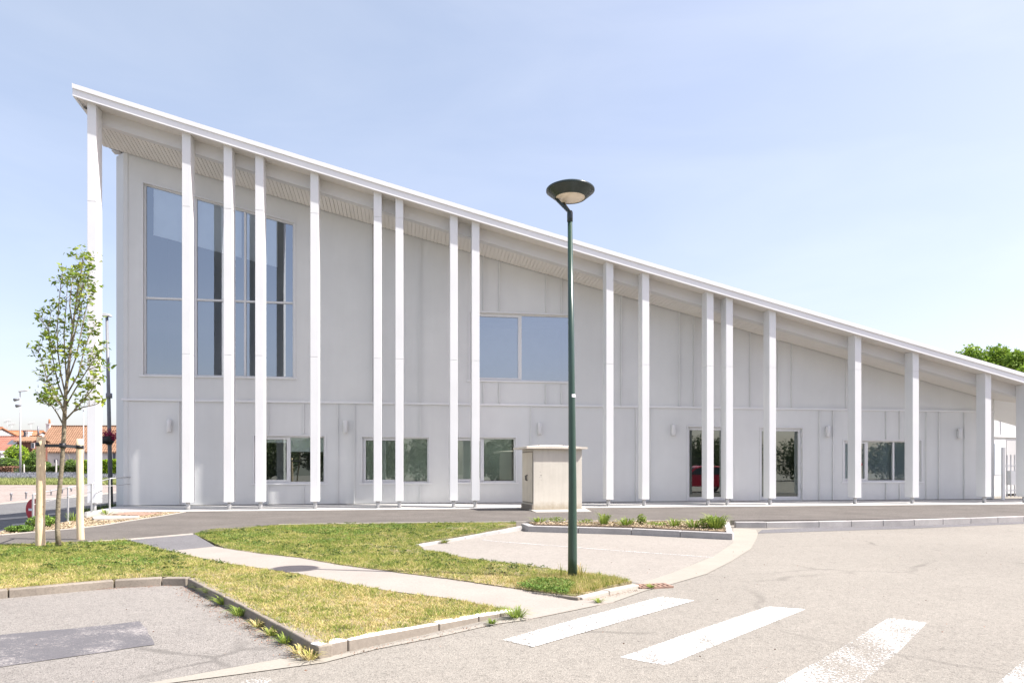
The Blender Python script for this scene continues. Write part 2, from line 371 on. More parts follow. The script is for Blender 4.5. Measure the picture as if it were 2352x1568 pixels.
M['chips'] = foliage('wood chips', [(.26, .20, .12), (.42, .34, .22), (.58, .50, .37)], 3, 0, .9)
M['soil'] = simple('mulch soil', (.26, .19, .13), .95, .4, 14, 0, .8, 60)
M['rust'] = simple('rusty brown iron', (.30, .19, .14), .8, .25, 9, 0, .3)
def tiles(name, c, sx=.32, sy=.30, var=.25):
    t = NT(name); t.set(.85, 0, .2)
    sp = t.n('ShaderNodeSeparateXYZ'); t.l(t.geo.outputs['Position'], sp.inputs[0])
    wx = t.math('SINE', t.math('MULTIPLY', sp.outputs[0], 2*math.pi/sx)); wz = t.math('FRACT', t.math('MULTIPLY', sp.outputs[2], 1/sy))
    x = t.mix(t.ramp(t.noise(2.2, 5, .7), [(.3, 0), (.7, 1)]), tuple(q*(1-var) for q in c), tuple(q*(1+var) for q in c))
    x = t.mix(1, x, t.ramp(wz, [(0, .5), (.2, .9), (1, 1.08)]), 'MULTIPLY'); x = t.mix(1, x, t.ramp(t.math('ADD', t.math('MULTIPLY', wx, .5), .5), [(0, .78), (.5, 1.0), (1, 1.05)]), 'MULTIPLY')
    t.col(x); t.bump(wx, .4, .05); return t.m
M['tile_brown'] = tiles('brown clay tiles', (.34, .20, .125)); M['tile_orange'] = tiles('orange clay tiles', (.46, .21, .11)); M['tile_red'] = tiles('salmon clay tiles', (.36, .16, .115))
M['brick'] = tiles('red brown brick', (.17, .075, .055), .5, .09, .2)
M['plaster'] = simple('pale plaster', (.62, .58, .55), .9, .06, .5); M['plaster_grey'] = simple('grey plaster', (.5, .5, .5), .9, .06, .5)
M['red'] = simple('red sign face', (.42, .01, .03), .4, .08); M['flower'] = foliage('pink flowers', [(.25, .01, .05), (.5, .02, .14)], 3, 0)
M['car_red'] = simple('red car paint', (.5, .01, .04), .2, .03)

# ------------------------------------------------------------------ ground, roads and paths
def sheet(name, mat, px, z=0, bottom=None, kind='structure', label=None):
    m = MB(); pts = []
    for q in px:
        zz = q[2] if len(q) > 2 else z
        pts.append(tuple(G(q[0], q[1], zz)))
    m.poly([pts], bottom=bottom); o = m.build(name, mat); o['kind'] = kind
    if label: o['label'] = label
    return o, pts
def zt(Y):                                              # the street side falls below the school and rises again behind
    return float(np.interp(Y, [-100, 40, 60, 71, 80, 120], [-.8, -.8, -.14, .6, 1.0, 1.4]))
m = MB()
ys = [-120, -20, 10, 20, 30, 40, 50, 60, 65.5, 71, 80, 120, 250, 600, 1500]; xs = [-900, -300, -120, -60, -30, -10.95, 120, 900]
vs = [(x, y, zt(y)) for y in ys for x in xs]; nx = len(xs)
m.add(vs, [(j*nx+i, j*nx+i+1, (j+1)*nx+i+1, (j+1)*nx+i) for j in range(len(ys)-1) for i in range(nx-1)])
m.build('ground', M['street'])['kind'] = 'structure'
m = MB()
edge = [tuple(G(-60, 1226, 0)), tuple(G(0, 1219, 0)), tuple(G(68, 1208.6, 0)), tuple(G(126, 1200.7, 0)), tuple(G(156, 1196.8, 0)), tuple(G(199, 1186, 0)), (-12.0, 19.2, 0), (-12.9, 20.2, 0), (-12.95, 22.4, 0), (-13.6, 30, 0), (-14, 46, 0), (140, 46, 0), (140, -90, 0), (-60, -90, 0), (-60, 6, 0), (-14, 11.2, 0)]
m.poly([edge], bottom=-1.2); m.build('road', M['road'])['kind'] = 'structure'
# dark asphalt walk in front of the school
walk_top = [(434, 1173, .09), (724, 1169, .09), (1043, 1164.5, .09), (1396, 1161, .09), (1768, 1159.5, .09), (2259, 1158.5, .09), (2700, 1157, .09)]
PZ = .12
px = [(-300, 1246), (0, 1227), (101.6, 1218), (175.6, 1212), (235, 1205), (295, 1195), (365, 1184.7), (425, 1174)]+walk_top+[
    (2700, 1176), (2352, 1184.5), (2100, 1190), (1881, 1193), (1676, 1194), (1210, 1196), (1200, 1197), (900, 1199), (640, 1203), (450, 1222.5), (440, 1225), (290, 1237), (192, 1242), (0, 1250.5), (-300, 1275)]
sheet('asphalt_walk', M['path_dark'], px, PZ, -.05)
# plinth slab between wall and columns
m = MB()
pl = [B3(-.2, -.05, .152), B3(38, -.05, .152), B3(38, 1.3, .105), B3(38, 2.2, .098), B3(-.2, 2.2, .098), B3(-.2, 1.3, .105)]
m.poly([[tuple(p) for p in pl]], bottom=-.3); m.build('plinth_slab', M['plinth'])['kind'] = 'structure'
# old concrete path crossing the lawn
sheet('footpath', M['footpath'], [(400, 1263.4, .104), (494.4, 1253.8, .104), (515, 1258, .104), (600, 1271, .103), (686, 1280, .102), (787, 1297, .10), (947, 1318, .09), (1043, 1330, .08), (1183, 1350, .055),
    (1240, 1359, .04), (1310, 1367, .03), (1345, 1377, .012), (1411, 1381.5, .008), (1330, 1396, .008), (1209, 1422, .008), (1181, 1402, .02), (1033, 1373, .05), (902, 1357, .075), (818, 1342.5, .09), (735, 1327, .1), (690, 1317, .102), (608, 1305, .104), (528, 1294, .104), (450, 1278, .104), (390, 1266, .104)], bottom=-.05)
sheet('asphalt_patch', M['path_patch'], [(290, 1238), (440, 1226), (449, 1227), (494.4, 1253.6), (400, 1263.2), (388, 1265)], .107, -.05)
# lawns
A_px = [(-400, 1283, .11), (0, 1252, .11), (192, 1243.5, .11), (286, 1238.5, .11), (389, 1266.5, .11), (450, 1279.5, .11), (528, 1295.5, .11), (608, 1306.5, .11), (690, 1319, .106), (735, 1328.5, .104), (818, 1344, .095), (902, 1358.5, .08),
        (1033, 1374.5, .055), (1178, 1400, .028), (1100, 1411, .045), (1009, 1427, .062), (900, 1445, .075), (796, 1466, .088), (740, 1478, .096), (640, 1428, .096), (540, 1376, .096), (434, 1323.5, .092), (371, 1323.5, .09), (262, 1329, .09), (20, 1350, .09), (-400, 1388, .09)]
B_px = [(447, 1225, .108), (480, 1217, .108), (560, 1211, .108), (642, 1205, .108), (900, 1200.7, .108), (1186, 1198.8, .108), (1182, 1204, .1), (1130, 1216, .07), (1060, 1229, .05), (1000, 1239, .04), (958, 1247, .035), (975, 1262, .03), (1016, 1267, .03), (1058, 1279, .03),
        (1130, 1289, .035), (1202, 1296, .04), (1305, 1312, .05), (1389, 1320, .06), (1451, 1334, .055), (1400, 1345, .055), (1345, 1362, .05), (1312, 1366.5, .05), (1240, 1357.5, .055), (1183, 1349, .065), (1043, 1329, .09), (947, 1317, .098), (787, 1296, .108), (686, 1279, .108), (600, 1270, .108), (518, 1258, .108)]
def jag(pxs, n=6, a=1.6):
    out = []
    for i, q in enumerate(pxs):
        r = pxs[(i+1) % len(pxs)]
        for k in range(n):
            f = k/n; j = 0 if k == 0 else a*random.uniform(-1, 1)
            out.append((q[0]+(r[0]-q[0])*f+j, q[1]+(r[1]-q[1])*f+j*.5*random.uniform(-1, 1), q[2]+(r[2]-q[2])*f))
    return out
_, A_pts = sheet('lawn_soil', M['turf'], jag(A_px), bottom=-.05)
_, B_pts = sheet('lawn_soil', M['turf'], jag(B_px), bottom=-.05)
# bays, gutter, kerbs
sheet('parking_bay', M['bay'], [(-500, 1398), (0, 1362), (262, 1344), (371, 1340), (430, 1342), (560, 1417), (705, 1504), (640, 1511.8), (336, 1568), (-300, 1690), (-900, 1690)], .004)
sheet('tar_patch', M['patch'], jag([(-200, 1474, .008), (0, 1457, .008), (180, 1441, .008), (320, 1425, .008), (339, 1447.4, .008), (355, 1479.5, .008), (200, 1502, .008), (0, 1530.6, .008), (-200, 1560, .008)], 5, 2.5))
sheet('parking_bay', M['bay_right'], [(958, 1247), (1130, 1214), (1200, 1208), (1216, 1213), (1450, 1222), (1683, 1238), (1683, 1246), (1641, 1275), (1545, 1314), (1469.6, 1340), (1451, 1336), (1305, 1314), (1130, 1291), (1016, 1269), (975, 1264)], .004)
sheet('gutter', M['gutter'], [(336, 1568), (643, 1511.5), (730, 1511), (796, 1499), (1009, 1454.4), (1138, 1427), (1190, 1417), (1341, 1378), (1467, 1350), (1470, 1340), (1498, 1330), (1545, 1314), (1610, 1288), (1641, 1275), (1683, 1246.6), (1684, 1211.5), (1736, 1215.4), (1741, 1225), (1737.5, 1236), (1724.4, 1259.6), (1680, 1288), (1623, 1317), (1534.7, 1342.8), (1480, 1356), (1411, 1381), (1330, 1398), (1209, 1422.5), (1138, 1432), (1010, 1460.8), (863, 1489.7), (745, 1520), (550, 1546.7), (384, 1568), (100, 1622), (0, 1630)], .006)
def kerb(name, mat, pts, width, label=None, zb=-.06, stone=1.0, bevel=.012, side=1):
    """pts: world points along the exposed top edge; the stone reaches `width` to one side"""
    m = MB(); P3 = [Vector(p) for p in pts]
    for a, b in zip(P3[:-1], P3[1:]):
        L = (b-a).length; n = max(1, round(L/stone)); d = (b-a)/n
        r = Vector((d.y, -d.x, 0)).normalized()*width*side
        for k in range(n):
            g = .004*(b-a).normalized(); p = a+d*k+g+Vector((0, 0, random.uniform(-.003, .003))); q = a+d*(k+1)-g+Vector((0, 0, random.uniform(-.003, .003)))
            lo = Vector((0, 0, 1))
            m.hexa([(p.x, p.y, zb), (q.x, q.y, zb), (q.x+r.x, q.y+r.y, zb), (p.x+r.x, p.y+r.y, zb), p, q, q+r, p+r])
    o = m.build(name, mat, None, bevel, seg=3); o['kind'] = 'structure'
    return o
kerb('kerb', M['kerb'], [G(-400, 1394, .093), G(19, 1353, .093), G(262, 1332, .093), G(371, 1326.5, .093), G(428, 1327, .094)], .11, side=-1)
kerb('kerb', M['kerb'], [G(430.4, 1327.5, .095), G(560, 1392, .096), G(731, 1483, .098)], .11, side=-1, stone=.8)
kerb('kerb', M['kerb_paint'], [G(732, 1482, .097), G(800, 1467.5, .09), G(1009, 1430.5, .064), G(1100, 1414.5, .05), G(1183, 1400.5, .032)], .11, side=-1, stone=.9)
kerb('kerb', M['edging'], [G(1337, 1371.5, .04), G(1400, 1356, .055), G(1469, 1341.5, .045)], .10, side=-1, stone=.9)
kerb('kerb', M['kerb'], [G(1225, 1356.5, .055), G(1280, 1363, .05), G(1334, 1370.5, .045)], .05, side=1, stone=.9)
kerb('kerb', M['kerb_new'], [G(953, 1250, .04), G(1060, 1232, .05), G(1138, 1217.5, .07), G(1192, 1207, .1)], .085, side=1, stone=1)
kerb('kerb', M['kerb_new'], [G(1197, 1201.5, .13), G(1212, 1207, .13), G(1450, 1213.5, .13), G(1682.8, 1224, .13)], .16, side=-1, stone=1)
kerb('kerb', M['kerb_new'], [G(1684, 1223.5, .13), G(1675, 1198, .13)], .12, side=-1, stone=2)
kerb('kerb', M['kerb_new'], [G(1690, 1198, .135), G(1760, 1198.5, .135), G(1881, 1197, .14), G(2100, 1193, .14), G(2352, 1185.5, .14), G(2700, 1176, .14)], .18, side=-1, stone=1)
sheet('gutter_grit', M['path_patch'], [(1750, 1216), (1881, 1210), (2100, 1206), (2352, 1196), (2700, 1187), (2700, 1193), (2352, 1202), (2100, 1213), (1881, 1219.5), (1740, 1224)], .004)
def strip(name, mat, pxs, z, wd, zb=-.03):
    m = MB(); Q = [G(a, b, z) for a, b in pxs]
    for a, b in zip(Q[:-1], Q[1:]):
        r = Vector(((b-a).y, -(b-a).x, 0)).normalized()*wd/2
        m.hexa([(a-r).xy[:]+(zb,), (b-r).xy[:]+(zb,), (b+r).xy[:]+(zb,), (a+r).xy[:]+(zb,), a-r, b-r, b+r, a+r])
    o = m.build(name, mat); o['kind'] = 'structure'; return o
strip('path_edging', M['edging'], [(-300, 1246), (0, 1227), (101.6, 1218), (175.6, 1212), (235, 1205), (295, 1195), (365, 1184.7), (424, 1174.5)], .132, .08)
strip('path_edging', M['edging'], [(190, 1242.8), (290, 1237.3), (442, 1224.3)], .126, .06)
strip('path_edging', M['edging'], [(640, 1203.2), (900, 1199.2), (1200, 1196.8), (1676, 1193.4)], .131, .07)
# painted markings
def quad(name, mat, pxs, z=.0035):
    o, _ = sheet(name, mat, pxs, z); return o
quad('crossing_stripe', M['zebra'], [(1155, 1468), (1225, 1484), (1410, 1431), (1595, 1378), (1520, 1369), (1330, 1419)], .008)
quad('crossing_stripe', M['zebra'], [(1425, 1508), (1530, 1527), (1700, 1458), (1850, 1398), (1765, 1392), (1600, 1447)])
quad('crossing_stripe', M['zebra_worn'], [(1755, 1585), (1960, 1585), (2060, 1500), (2130, 1428), (2040, 1418), (1920, 1494)])
quad('crossing_stripe', M['zebra_worn'], [(2270, 1585), (2480, 1620), (2520, 1480), (2440, 1440)])
quad('painted_arrow', M['zebra_worn'], [(535, 1600), (560, 1558), (600, 1553), (625, 1560), (600, 1575), (640, 1600)], .012)
strip('bay_line', M['line'], [(1110, 1238.4), (1129, 1241.4), (1400, 1262), (1638, 1279)], .009, .05, .006)
# ------------------------------------------------------------------ scatter helpers
def tri_scatter(pts, n):
    tri = tessellate_polygon([[Vector((p[0], p[1], 0)) for p in pts]])
    T = np.array([[pts[i] for i in t] for t in tri])
    ar = np.linalg.norm(np.cross(T[:, 1]-T[:, 0], T[:, 2]-T[:, 0]), axis=1)/2
    idx = np.random.choice(len(T), n, p=ar/ar.sum()); r1 = np.sqrt(np.random.rand(n, 1)); r2 = np.random.rand(n, 1)
    return T[idx, 0]*(1-r1)+T[idx, 1]*(r1*(1-r2))+T[idx, 2]*(r1*r2), ar.sum()
def blades(p, h, wd, lean):
    n = len(p); a = np.random.rand(n)*2*np.pi; d = np.stack([np.cos(a), np.sin(a), 0*a], 1)
    b = np.random.rand(n)*2*np.pi; L = np.stack([np.cos(b), np.sin(b), 0*b], 1)*(lean*np.random.rand(n)*h)[:, None]
    tip = p+L; tip[:, 2] += h*np.sqrt(np.clip(1-(lean*.5)**2, .2, 1))
    V = np.stack([p-d*wd[:, None]/2, p+d*wd[:, None]/2, tip], 1).reshape(-1, 3)
    return V, np.arange(3*n).reshape(-1, 3)
def bridge_noise(p, s): return np.sin(p[:, 0]*s+1.3*np.sin(p[:, 1]*s*.7))*np.cos(p[:, 1]*s*1.1+.8*np.sin(p[:, 0]*s*.9))
def lawn(pts, n, nm, hmul=1):
    p, area = tri_scatter(pts, n)
    hn = .5+.5*bridge_noise(p, 2.3); bare = bridge_noise(p+3.7, 1.1)*.5+bridge_noise(p, 5.1)*.35+bridge_noise(p+1.1, 23)*.3
    keep = bare < (.16+.6*np.random.rand(n)); p = p[keep]; hn = hn[keep]; k = len(p)
    cl = np.clip(bridge_noise(p, 17), 0, 1); h = (.012+.024*np.random.rand(k)+.028*hn*hn*np.random.rand(k)+.022*cl*np.random.rand(k))*hmul
    p[:, :2] += np.random.normal(0, 1, (k, 2))*np.where(np.random.rand(k, 1) < .12, .035, .012); p[:, 2] -= .003
    cp, _ = tri_scatter(pts, int(n/70)); nb = 16; tp_ = np.repeat(cp, nb, 0); tp_[:, :2] += np.random.normal(0, .014, (len(tp_), 2))
    hc = np.repeat(np.random.rand(len(cp)), nb); th_ = (.025+.05*hc*np.random.rand(len(tp_)))*hmul
    p = np.concatenate([p, tp_]); h = np.concatenate([h, th_]); k = len(p)
    V, Fc = blades(p, h, .0045+.006*np.random.rand(k), 1.3)
    o = mesh_np(nm, V, Fc, M['grass']); o['kind'] = 'stuff'; return o
lawn(A_pts, 150000, 'grass'); lawn(B_pts, 130000, 'grass', 1.1)
# longer fringe around the lamp and the front lawn tip
tipz = [tuple(G(x, y, .06)) for x, y in [(1160, 1340), (1250, 1322), (1340, 1322), (1440, 1334), (1380, 1350), (1330, 1362), (1240, 1354)]]
p, _ = tri_scatter(tipz, 9000); k = len(p)
V, Fc = blades(p, .03+.06*np.random.rand(k), .004+.003*np.random.rand(k), .7); mesh_np('grass', V, Fc, M['grass'])['kind'] = 'stuff'
def leafcloud(p, size, up=.4, nrm=None):
    """diamond leaves at the points p"""
    n = len(p); a = np.random.normal(size=(n, 3)); a[:, 2] *= up; a /= np.linalg.norm(a, axis=1)[:, None]
    b = np.random.normal(size=(n, 3)); b = np.cross(a, b); b /= np.linalg.norm(b, axis=1)[:, None]
    c = np.cross(a, b)
    s = (size*(.6+.8*np.random.rand(n)))[:, None]
    V = np.stack([p-a*s, p+b*s*.45+c*s*.12, p+a*s, p-b*s*.45+c*s*.12], 1).reshape(-1, 3)
    return V, np.arange(4*n).reshape(-1, 4)
clv = [tuple(G(x, y, .075)) for x, y in [(1185, 1346), (1230, 1332), (1300, 1333), (1322, 1345), (1300, 1362), (1235, 1356)]]
p, _ = tri_scatter(clv, 3400); p[:, 2] += .045*np.random.rand(len(p)); V, Fc = leafcloud(p, .011)
mesh_np('clover', V, Fc, M['leaf_bush'])['kind'] = 'stuff'
for pg, n in (([(470, 1217), (900, 1204), (1150, 1202), (900, 1225), (640, 1262), (540, 1250)], 9000), ([(0, 1262), (280, 1244), (470, 1290), (600, 1312), (300, 1300), (0, 1300)], 9000)):
    p, _ = tri_scatter([tuple(G(x, y, .11)) for x, y in pg], n); q = bridge_noise(p, 1.9) > .1; p = p[q]; p[:, 2] += .03*np.random.rand(len(p)); V, Fc = leafcloud(p, .013)
    mesh_np('clover', V, Fc, M['leaf_bush'])['kind'] = 'stuff'

# ------------------------------------------------------------------ the school
bld = empty('school_building', PL, TH, label='long white metal clad building with slender columns under a sloping roof', cat='building')
def L(u, v, z): return (u, -v, z)                        # building-local point
TN = np.array([(181, 204.7), (360, 261.4), (400, 275.5), (600, 338), (850, 415.3), (1050, 476.5), (1440, 595.7), (1640, 657), (1840, 715.7), (2040, 774), (2300, 851.7), (2500, 909.7)])*.9408
SN = np.array([(301.5, 373.7), (400, 400.5), (540.3, 442), (850, 532), (1050, 590.7), (1440, 700), (1640, 756.4), (1840, 814), (2040, 870.3), (2300, 944), (2381.6, 966.5)])*.9408
tu = np.array([W(a, b, 1.955) for a, b in TN]); su = np.array([W(a, b, 0) for a, b in SN])
Tf = np.polyfit(tu[:, 0], tu[:, 1], 3); Sf = np.polyfit(su[:, 0], su[:, 1], 3)
def T(u): return float(np.polyval(Tf, u)) if u < 33 else float(np.polyval(Tf, 33)+(u-33)*-.24)
def ZS(u): return float(np.polyval(Sf, u)) if u < 31 else float(np.polyval(Sf, 31))
UE = W(2281, 1100, 0)[0]; U0 = -.64; U1 = 40.0
us = list(np.linspace(U0, U1, 60))
m = MB(); m.sweep(lambda u: [L(u, 1.86, T(u)-.03), L(u, -20, T(u)-1.6), L(u, -20, T(u)-1.75), L(u, 1.86, T(u)-.13)], list(np.linspace(U0, UE+.1, 50))); m.sweep(lambda u: [L(u, 1.86, T(u)-.03), L(u, -2.7, T(u)-.4), L(u, -2.7, T(u)-.55), L(u, 1.86, T(u)-.13)], [UE+.1, 34, 36, 40])
roof = m.build('roof', M['fascia'], bld)
m = MB(); m.sweep(lambda u: [L(u, 1.958, T(u)), L(u, 1.875, T(u)+.004), L(u, 1.875, T(u)-.13), L(u, 1.955, T(u)-.13)], us); m.build('fascia', M['fascia'], roof)
m = MB(); m.sweep(lambda u: [L(u, 1.917-.003*math.sin(u*1.7)-.003*math.sin(u*.8+1), T(u)-.131), L(u, 1.85, T(u)-.132), L(u, 1.85, T(u)-.34), L(u, 1.922, T(u)-.34)], list(np.linspace(U0, U1, 300))); m.build('fascia', M['fascia'], roof)
m = MB()                                                # verge board at the high end
def vz(v): return -.1*(2.33-v)
m.hexa([L(U0-.012, 1.85, T(U0)-.34), L(U0+.05, 1.85, T(U0)-.34), L(U0+.05, -.82, T(U0)-.60), L(U0-.012, -.82, T(U0)-.6), L(U0-.012, 1.85, T(U0)-.01), L(U0+.05, 1.85, T(U0)-.01), L(U0+.05, -.82, T(U0)-.26), L(U0-.012, -.82, T(U0)-.26)])
m.box(U0+.06, U0+.3, .55, .82, T(U0)-.80, T(U0)-.58)
m.build('verge', M['fascia'], roof)
def B(u): return T(u)-.34
c1u = W(200.4, 700, 1.75)[0]
m = MB(); m.sweep(lambda u: [L(u, 1.851, B(u)+.018), L(u, 1.25, B(u)+.03)], us, False); m.build('soffit_strip', M['soffit'], bld)
m = MB(); m.sweep(lambda u: [L(u, 1.35, B(u)+.028), L(u, 1.11, B(u)+.03), L(u, 1.11, B(u)-.37), L(u, 1.35, B(u)-.37)], list(np.linspace(c1u+.1, U1, 60))); m.build('edge_beam', M['beam'], bld)
m = MB(); gu = []; k = U0+.05
while k < UE+.1: gu += [(k, 0), (k+.111, 0), (k+.113, .018), (k+.122, .018)]; k += .124
def ss(ud): u, dz = ud; return [L(u, 1.35 if u < c1u else 1.13, B(u)-(.06 if u < c1u else .33)+dz), L(u, .035, ZS(u)+dz)]
vs = []; 
for q in gu: vs += ss(q)
m.add(vs, [(2*i, 2*i+1, 2*i+3, 2*i+2) for i in range(len(gu)-1)]); m.build('soffit', M['soffit'], bld)
m = MB()                                                # black strip above the wall head, painted shade for the open joint
m.sweep(lambda u: [L(u, .25, ZS(u)+.10), L(u, -.3, ZS(u)+.10), L(u, -.3, ZS(u)+.2), L(u, .25, ZS(u)+.2)], list(np.linspace(U0+.1, UE, 40))); m.build('eaves_shade_strip', M['gap'], bld)
# porch soffit right of the wall
m = MB()
zc = ZS(31)
m.sweep(lambda u: [L(u, 1.12, B(u)-.33), L(u, -1.6, zc+.18), L(u, -1.6, zc+.3), L(u, 1.12, B(u)-.29)], [UE+.01, 33, 35, 40]); m.build('porch_soffit', M['soffit'], bld)
m = MB(); m.box(UE-.2, 40, 1.6, 1.85, zc-.18, zc+.24); m.box(UE-.2, 40, 2.4, 2.6, zc-.33, zc+.15); m.build('porch_beam', M['beam'], bld)

# ---- wall with its openings
wins = {}
def opening(key, tl, tr, bl, br):
    a = [W(*q) for q in (bl, br, tr, tl)]
    u0 = (a[0][0]+a[3][0])/2; u1 = (a[1][0]+a[2][0])/2
    zb = (a[0][1]+a[1][1])/2
    wins[key] = dict(u0=u0, u1=u1, zb=zb, zl=a[3][1], zr=a[2][1])
opening('big', (329, 419), (675, 512), (329, 862), (675, 867))
opening('mid', (1079, 715), (1312, 726), (1079, 873), (1312, 877))
opening('w1', (584, 1001), (746, 1001), (584, 1109.5), (746, 1109))
opening('w2', (832, 1003.5), (985, 1003.5), (832, 1108.5), (985, 1108.5))
opening('w3', (1036, 1004), (1184.5, 1004), (1036, 1107.5), (1184.5, 1107))
opening('w4', (1938, 1011), (2116, 1012), (1938, 1105.5), (2116, 1105.5))
opening('d1', (1580, 979), (1678, 981), (1580, 1146), (1678, 1146))
opening('d2', (1747, 982), (1843, 983), (1747, 1145.5), (1843, 1145.5))
for k_ in ('mid', 'w1', 'w2', 'w3', 'w4', 'd1', 'd2'):
    q = wins[k_]; q['zl'] = q['zr'] = (q['zl']+q['zr'])/2
    if k_[0] == 'd': q['zb'] = .20
WB = .17
m = MB()
outer = [(0, WB)]
for k_ in ('d1', 'd2'): pass
outer += [(UE, WB)]+[(u, ZS(u)+.012) for u in np.linspace(UE, 0, 30)]
holes = [[(q['u0'], q['zb']), (q['u1'], q['zb']), (q['u1'], q['zr']), (q['u0'], q['zl'])] for q in wins.values()]
loops = [[Vector((a, b, 0)) for a, b in l] for l in [outer]+holes]
tri = tessellate_polygon(loops); flat = [p for l in loops for p in l]
m.add([L(p.x, 0, p.y) for p in flat], [tuple(t) for t in tri])
for h in holes:                                          # reveals
    for i in range(4):
        a, b = h[i], h[(i+1) % 4]
        m.add([L(a[0], 0, a[1]), L(b[0], 0, b[1]), L(b[0], -.20, b[1]), L(a[0], -.20, a[1])], [(0, 1, 2, 3)])
m.add([L(0, 0, WB), L(UE, 0, WB), L(UE, -.3, WB), L(0, -.3, WB)], [(0, 1, 2, 3)])
# end walls: short splayed corner at the high end, straight return at the low end
m.add([L(0, 0, WB), L(-.36, -.36, WB-.02), L(-.36, -.36, ZS(0)+.01), L(0, 0, ZS(0)+.012)], [(0, 1, 2, 3)])
m.add([L(-.36, -.36, -1.2), L(-.36, -20, -1.2), L(-.36, -20, ZS(0)-1.2), L(-.36, -.36, ZS(0)+.01)], [(0, 1, 2, 3)])
m.add([L(UE, 0, WB), L(UE, -20, WB), L(UE, -20, ZS(UE)), L(UE, 0, ZS(UE)+.01)], [(0, 1, 2, 3)])
m.add([L(-.36, -20, -1.2), L(UE, -20, -1.2), L(UE, -20, ZS(UE)), L(-.36, -20, ZS(0)-1.3)], [(0, 1, 2, 3)])
# standing ribs
ztrim = 0.0
zt1 = [W(284, 918)[1], W(1197, 928.5)[1], W(2240, 945.1)[1]]
ut1 = [W(284, 918)[0], W(1197, 928.5)[0], W(2240, 945.1)[0]]
TRf = np.polyfit(ut1, zt1, 1)
def TR(u): return float(np.polyval(TRf, u))
def rib(x, z0, z1, wd=.034, dp=.055):
    u = W(x, 1000)[0]; m.box(u-wd/2, u+wd/2, -dp, .001, z0, z1)
def inwin(u, low):
    for k_, q in wins.items():
        if q['u0']-.1 < u < q['u1']+.1 and ((k_ in ('big', 'mid')) != low): return q
    return None
for x in (853, 965, 1111, 1147.2, 1253.7, 1289.4, 1426.6, 1559.8, 1593.4, 1723, 1786.6, 1817.7, 1942.4):
    u = W(x, 800)[0]; q = inwin(u, False)
    if q: rib(x, TR(u)+.05, q['zb']-.09); rib(x, q['zl']+.09, ZS(u)+.01)
    else: rib(x, TR(u)+.05, ZS(u)+.01)
for x in (412, 616, 697.5, 775.5, 813.8, 966, 1218.9, 1460.2, 1493.8, 1881.4, 1912.5, 2034.4, 2065.6, 2126.5, 2155.5, 2213.8):
    u = W(x, 1000)[0]; q = inwin(u, True)
    if q: rib(x, WB, q['zb']-.09); rib(x, q['zl']+.07, TR(u)-.05)
    else: rib(x, WB, TR(u)-.05)
m.box(.0, .13, -.02, .0, WB, ZS(.1)); m.box(UE-.1, UE+.02, -.03, .0, WB, ZS(UE))
wall = m.build('wall', M['clad'], bld)
m = MB(); m.sweep(lambda u: [L(u, .002, TR(u)+.035), L(u, .055, TR(u)+.028), L(u, .055, TR(u)-.035), L(u, .002, TR(u)-.035)], [-.05, UE+.02]); m.build('trim_band', M['trim'], bld)
m = MB(); m.box(-.02, UE, .03, .1, .13, WB-.001); m.build('base_gap', M['gap'], bld)
